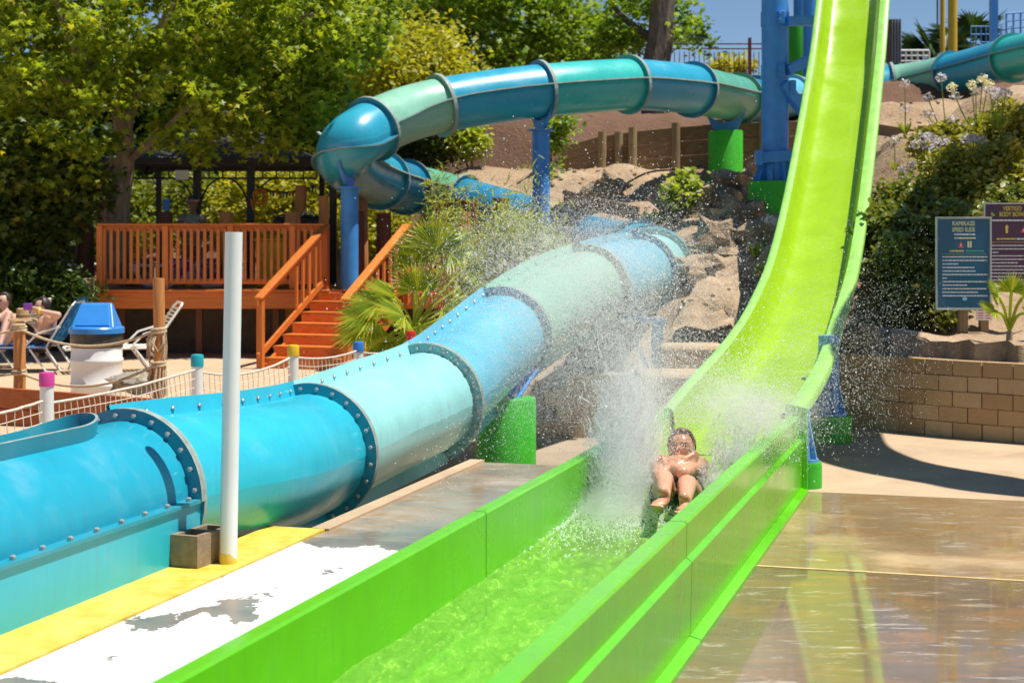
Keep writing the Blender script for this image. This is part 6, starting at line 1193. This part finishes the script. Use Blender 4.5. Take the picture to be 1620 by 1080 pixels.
# white moulded loungers in the shade and on the deck
def plastic_lounge(p, rz, label, scale=1.0):
    t = thing('plastic_lounge', p, label, 'lounger', 'white moulded loungers'); p = Vector(p); Q = Matrix.Rotation(rz, 3, 'Z'); X = lambda x, y, z: p + Q @ (Vector((x, y, z)) * scale)
    mb = MB(); mb.prism([X(-.95, -.33, .34), X(.95, -.33, .34), X(.95, .33, .34), X(-.95, .33, .34)], (0, 0, .05 * scale)); part('bed', mb, MT['white_paint'], t, bevel=.02)
    for sy in (-.33, .33):
        for cx_ in (-.5, .45):
            mb = MB(); mb.tube([X(cx_ - .4, sy, .34), X(cx_ - .3, sy, .1), X(cx_ - .2, sy, .03), X(cx_ + .2, sy, .03), X(cx_ + .3, sy, .1), X(cx_ + .4, sy, .34)], .04 * scale, 8); part('side_loop', mb, MT['white_paint'], t)
    return t
plastic_lounge((px(112, 28.5), 28.5, .95), R(4), 'white moulded lounger in the dark shade left of the deck'); plastic_lounge((px(300, 28.2), 28.2, DZ), R(8), 'white moulded lounger on the deck behind railing centre'); plastic_lounge((px(200, 28.9), 28.9, DZ), R(-6), 'white moulded lounger on the deck behind the sycamore trunk side')
mb = MB(); mb.prism([(px(60, 28.2), 28.0, .9), (px(160, 28.2), 28.0, .9), (px(160, 28.2), 31, .9), (px(60, 28.2), 31, .9)], (0, 0, .05)); mb.box((px(110, 28.2), 28.05, .45), (1.0, .06, .9)); tag(part('side_platform', mb, M('dark_platform_wood', (.07, .05, .035), .9), origin=(px(110, 28.2), 28, 0)), 'dark low platform left of the deck carrying a white lounger', 'platform')
for i, (x, a, b, lab) in enumerate(((285, (.25, .05, .3), (.55, .5, .6), 'purple and white striped towel hanging over a deck lounger'), (330, (.1, .1, .12), (.4, .42, .5), 'grey towel draped over a deck lounger'), (225, (.03, .15, .1), (.5, .35, .3), 'green towel draped over the left deck lounger'))):
    c = Vector((px(x, 27.9), 27.84, DZ + .40)); mb = MB(); g = [[c + Vector((-.22 + .44 * j / 8, -.03 + .015 * math.sin(j * 1.7 + k), .06 - .09 * k + (.0))) for j in range(9)] for k in range(5)]; g = [[p + Vector((0, .3, .02)) for p in g[0]]] + g; mb.loft(g); mb.loft([[p + Vector((0, .012, .004)) for p in r_] for r_ in g]); tag(part('towel', mb, m_towel('towel_print_%d' % i, a, b, 7), origin=c, angle=70), lab, 'towel', 'towels on the deck')
c = W(88, 350, 31); mb = MB(); mb.loft([[c + Vector((-.35 + .1 * k, -.2 * (k % 2) * .0, -.3 + .085 * k + j)) + Vector((0, .5 * (q - 1), 0)) for q in (0, 2)] for k in range(8) for j in (0,)]); mb.loft([[c + Vector((-.35 + .1 * k, .5 * (q - 1), -.24 + .085 * k + .1 * (1))) for q in (0, 2)] for k in range(8)]); tag(part('mint_slide', mb, M('mint_gelcoat', (.25, .55, .4), .4), origin=c, angle=60), 'pale mint slide chute glimpsed behind the left tree', 'water slide')

# ================================================================ spray: real drops, spheres of 1 to 7 mm
def drops(name, label, mix, mat):
    P = []; Rr = []
    for (x, y, sx, sy, Y, sY, n, r0, r1) in mix:
        g = RNG.normal(size=(n, 3)); cl = RNG.normal(size=(max(4, n // 60), 3)); idx = RNG.integers(0, len(cl), n); g = np.where(RNG.random((n, 1)) < .45, cl[idx] + g * .22, g)
        k = FPX; Yv = Y + g[:, 2] * sY; X = (x + g[:, 0] * sx - CX) / k * Y + g[:, 2] * sY * .09; Z = CAMH - (y + g[:, 1] * sy - HY) / k * Y
        P.append(np.stack([X, Yv, Z], 1)); Rr.append(r0 + (r1 - r0) * RNG.random(n) ** 2.2)
    P = np.concatenate(P); Rr = np.concatenate(Rr); me = bpy.data.meshes.new(name); ok = P[:, 2] > .16; P = P[ok]; Rr = Rr[ok]
    me.vertices.add(len(P)); me.vertices.foreach_set('co', P.ravel().astype(np.float32)); at = me.attributes.new('drop_radius', 'FLOAT', 'POINT'); at.data.foreach_set('value', Rr.astype(np.float32)); me.update(); me.materials.append(mat)
    o = bpy.data.objects.new(name, me); COL.objects.link(o); ORIG[o.name] = Vector((0, 0, 0)); tag(o, label, 'spray', kind='stuff')
    ng = bpy.data.node_groups.new(name + '_points', 'GeometryNodeTree'); ng.interface.new_socket('Geometry', in_out='INPUT', socket_type='NodeSocketGeometry'); ng.interface.new_socket('Geometry', in_out='OUTPUT', socket_type='NodeSocketGeometry')
    gi, go = ng.nodes.new('NodeGroupInput'), ng.nodes.new('NodeGroupOutput'); mp = ng.nodes.new('GeometryNodeMeshToPoints'); na = ng.nodes.new('GeometryNodeInputNamedAttribute'); na.data_type = 'FLOAT'; na.inputs['Name'].default_value = 'drop_radius'; sm = ng.nodes.new('GeometryNodeSetMaterial'); sm.inputs['Material'].default_value = mat
    ng.links.new(gi.outputs[0], mp.inputs['Mesh']); ng.links.new(na.outputs['Attribute'], mp.inputs['Radius']); ng.links.new(mp.outputs[0], sm.inputs[0]); ng.links.new(sm.outputs[0], go.inputs[0]); md = o.modifiers.new('drops', 'NODES'); md.node_group = ng; return o
def m_drop():
    m, nt, out = _nt('sunlit_water_drop'); d = _n(nt, 'ShaderNodeBsdfDiffuse'); d.inputs[0].default_value = (1.0, 1.0, 1.0, 1); tl = _n(nt, 'ShaderNodeBsdfTranslucent'); tl.inputs[0].default_value = (1.0, 1.0, 1.0, 1); g = _n(nt, 'ShaderNodeBsdfGlossy'); g.inputs['Roughness'].default_value = .12; tr = _n(nt, 'ShaderNodeBsdfTransparent')
    a = _n(nt, 'ShaderNodeMixShader'); a.inputs[0].default_value = .5; nt.links.new(d.outputs[0], a.inputs[1]); nt.links.new(tl.outputs[0], a.inputs[2]); b = _n(nt, 'ShaderNodeMixShader'); b.inputs[0].default_value = .14; nt.links.new(a.outputs[0], b.inputs[1]); nt.links.new(g.outputs[0], b.inputs[2])
    c = _n(nt, 'ShaderNodeMixShader'); c.inputs[0].default_value = .06; nt.links.new(b.outputs[0], c.inputs[1]); nt.links.new(tr.outputs[0], c.inputs[2]); nt.links.new(c.outputs[0], out.inputs[0]); return m
MT['drop'] = m_drop()
fine, mid, big = (.0009, .0026), (.0013, .0034), (.0022, .0052)
mist = (.0006, .0018)
drops('spray_plume', 'dense white plume of water thrown up left of the rider', [(970, 778, 25, 12, 10.6, .5, 150000, *mist), (984, 742, 24, 26, 10.7, .55, 110000, *mist), (996, 690, 26, 36, 10.75, .55, 95000, *mist), (1006, 630, 28, 42, 10.8, .5, 56000, *mist), (1006, 560, 42, 50, 10.8, .5, 34000, *mist), (1035, 650, 30, 50, 10.9, .35, 12000, *mist), (990, 720, 34, 50, 10.6, .3, 9000, *fine), (1000, 700, 40, 60, 10.6, .3, 1600, *big)], MT['drop'])
drops('spray_fan', 'wide veil of fine drops hanging left of the slide over the tube', [(935, 475, 85, 65, 10.8, .3, 80000, *mist), (860, 480, 75, 75, 10.8, .3, 20000, *fine), (960, 405, 85, 42, 10.9, .3, 52000, *mist), (820, 400, 70, 45, 10.8, .3, 7000, *fine), (890, 600, 70, 55, 10.7, .3, 46000, *mist), (940, 480, 130, 100, 10.7, .4, 2600, *big), (930, 440, 110, 80, 10.7, .3, 10000, *mid), (760, 690, 70, 40, 10.4, .2, 600, *mid)], MT['drop'])
drops('spray_right', 'thinner spray on the right of the rider above the slide wall', [(1150, 635, 52, 30, 10.95, .3, 46000, *mist), (1208, 655, 42, 22, 11.1, .3, 46000, *mist), (1105, 600, 45, 50, 11.0, .2, 8000, *fine), (1270, 570, 50, 60, 11, .3, 6000, *fine), (1370, 540, 45, 70, 11, .3, 4500, *fine), (1132, 765, 18, 12, 10.40, .05, 6000, *fine), (1160, 722, 26, 16, 10.7, .06, 9000, *fine), (1190, 610, 90, 70, 10.9, .3, 1700, *big)], MT['drop'])
# torn sheets and ligaments of water
def strands(name, label, src, n, spread, lmin, lmax, seed):
    rnd = np.random.default_rng(seed); mb = MB()
    for _ in range(n):
        k = rnd.random(); p = Vector(src[0]).lerp(Vector(src[1]), k) + Vector((rnd.normal() * spread[0], rnd.normal() * spread[1], 0)); h = abs(rnd.normal()) * spread[2]; q = p + Vector((rnd.normal() * .10 * h - .05 * h, rnd.normal() * .05, h)); d = Vector((rnd.normal() * .35 + (q.x - p.x), rnd.normal() * .2, 1.0 + rnd.normal() * .3)).normalized(); L = rnd.uniform(lmin, lmax) * (1 - .5 * min(1, h)); r = rnd.uniform(.0012, .0042); m = 5; pts = []; rad = []
        for i in range(m): u = i / (m - 1); pts.append(q + d * (L * u) + Vector((rnd.normal() * .006, rnd.normal() * .006, 0))); rad.append(r * (.35 + .65 * math.sin(math.pi * (.15 + .8 * u))) * rnd.uniform(.6, 1.4))
        mb.tube(pts, rad, 5)
    o = part(name, mb, MT['drop'], angle=80); return tag(o, label, 'spray', kind='stuff')
strands('spray_strands', 'torn sheets of white water at the root of the plume', [W(960, 792, 10.35), W(1025, 775, 10.6)], 1500, (.05, .06, .42), .03, .13, 11)
strands('spray_strands_right', 'torn water strands along the right wall beside the rider', [W(1120, 780, 10.3), W(1215, 690, 11.4)], 500, (.05, .05, .16), .02, .08, 12)
# froth on the surface round the rider
n = 5200; s_ = RNG.normal(.1, .55, n); t_ = np.clip(RNG.normal(-.15, .25, n), -.45, .44); P = np.array([tuple(F(a, b, .27 + abs(RNG.normal()) * .025 * math.exp(-abs(a)))) for a, b in zip(s_, t_)])
me = drops('froth', 'white froth on the water around the rider', [(0, 0, 0, 0, 10, 0, 1, .001, .001)], MT['drop']).data
me.clear_geometry(); me.vertices.add(n); me.vertices.foreach_set('co', P.ravel().astype(np.float32)); at = me.attributes.get('drop_radius') or me.attributes.new('drop_radius', 'FLOAT', 'POINT'); at.data.foreach_set('value', (RNG.uniform(.0015, .006, n)).astype(np.float32)); me.update()
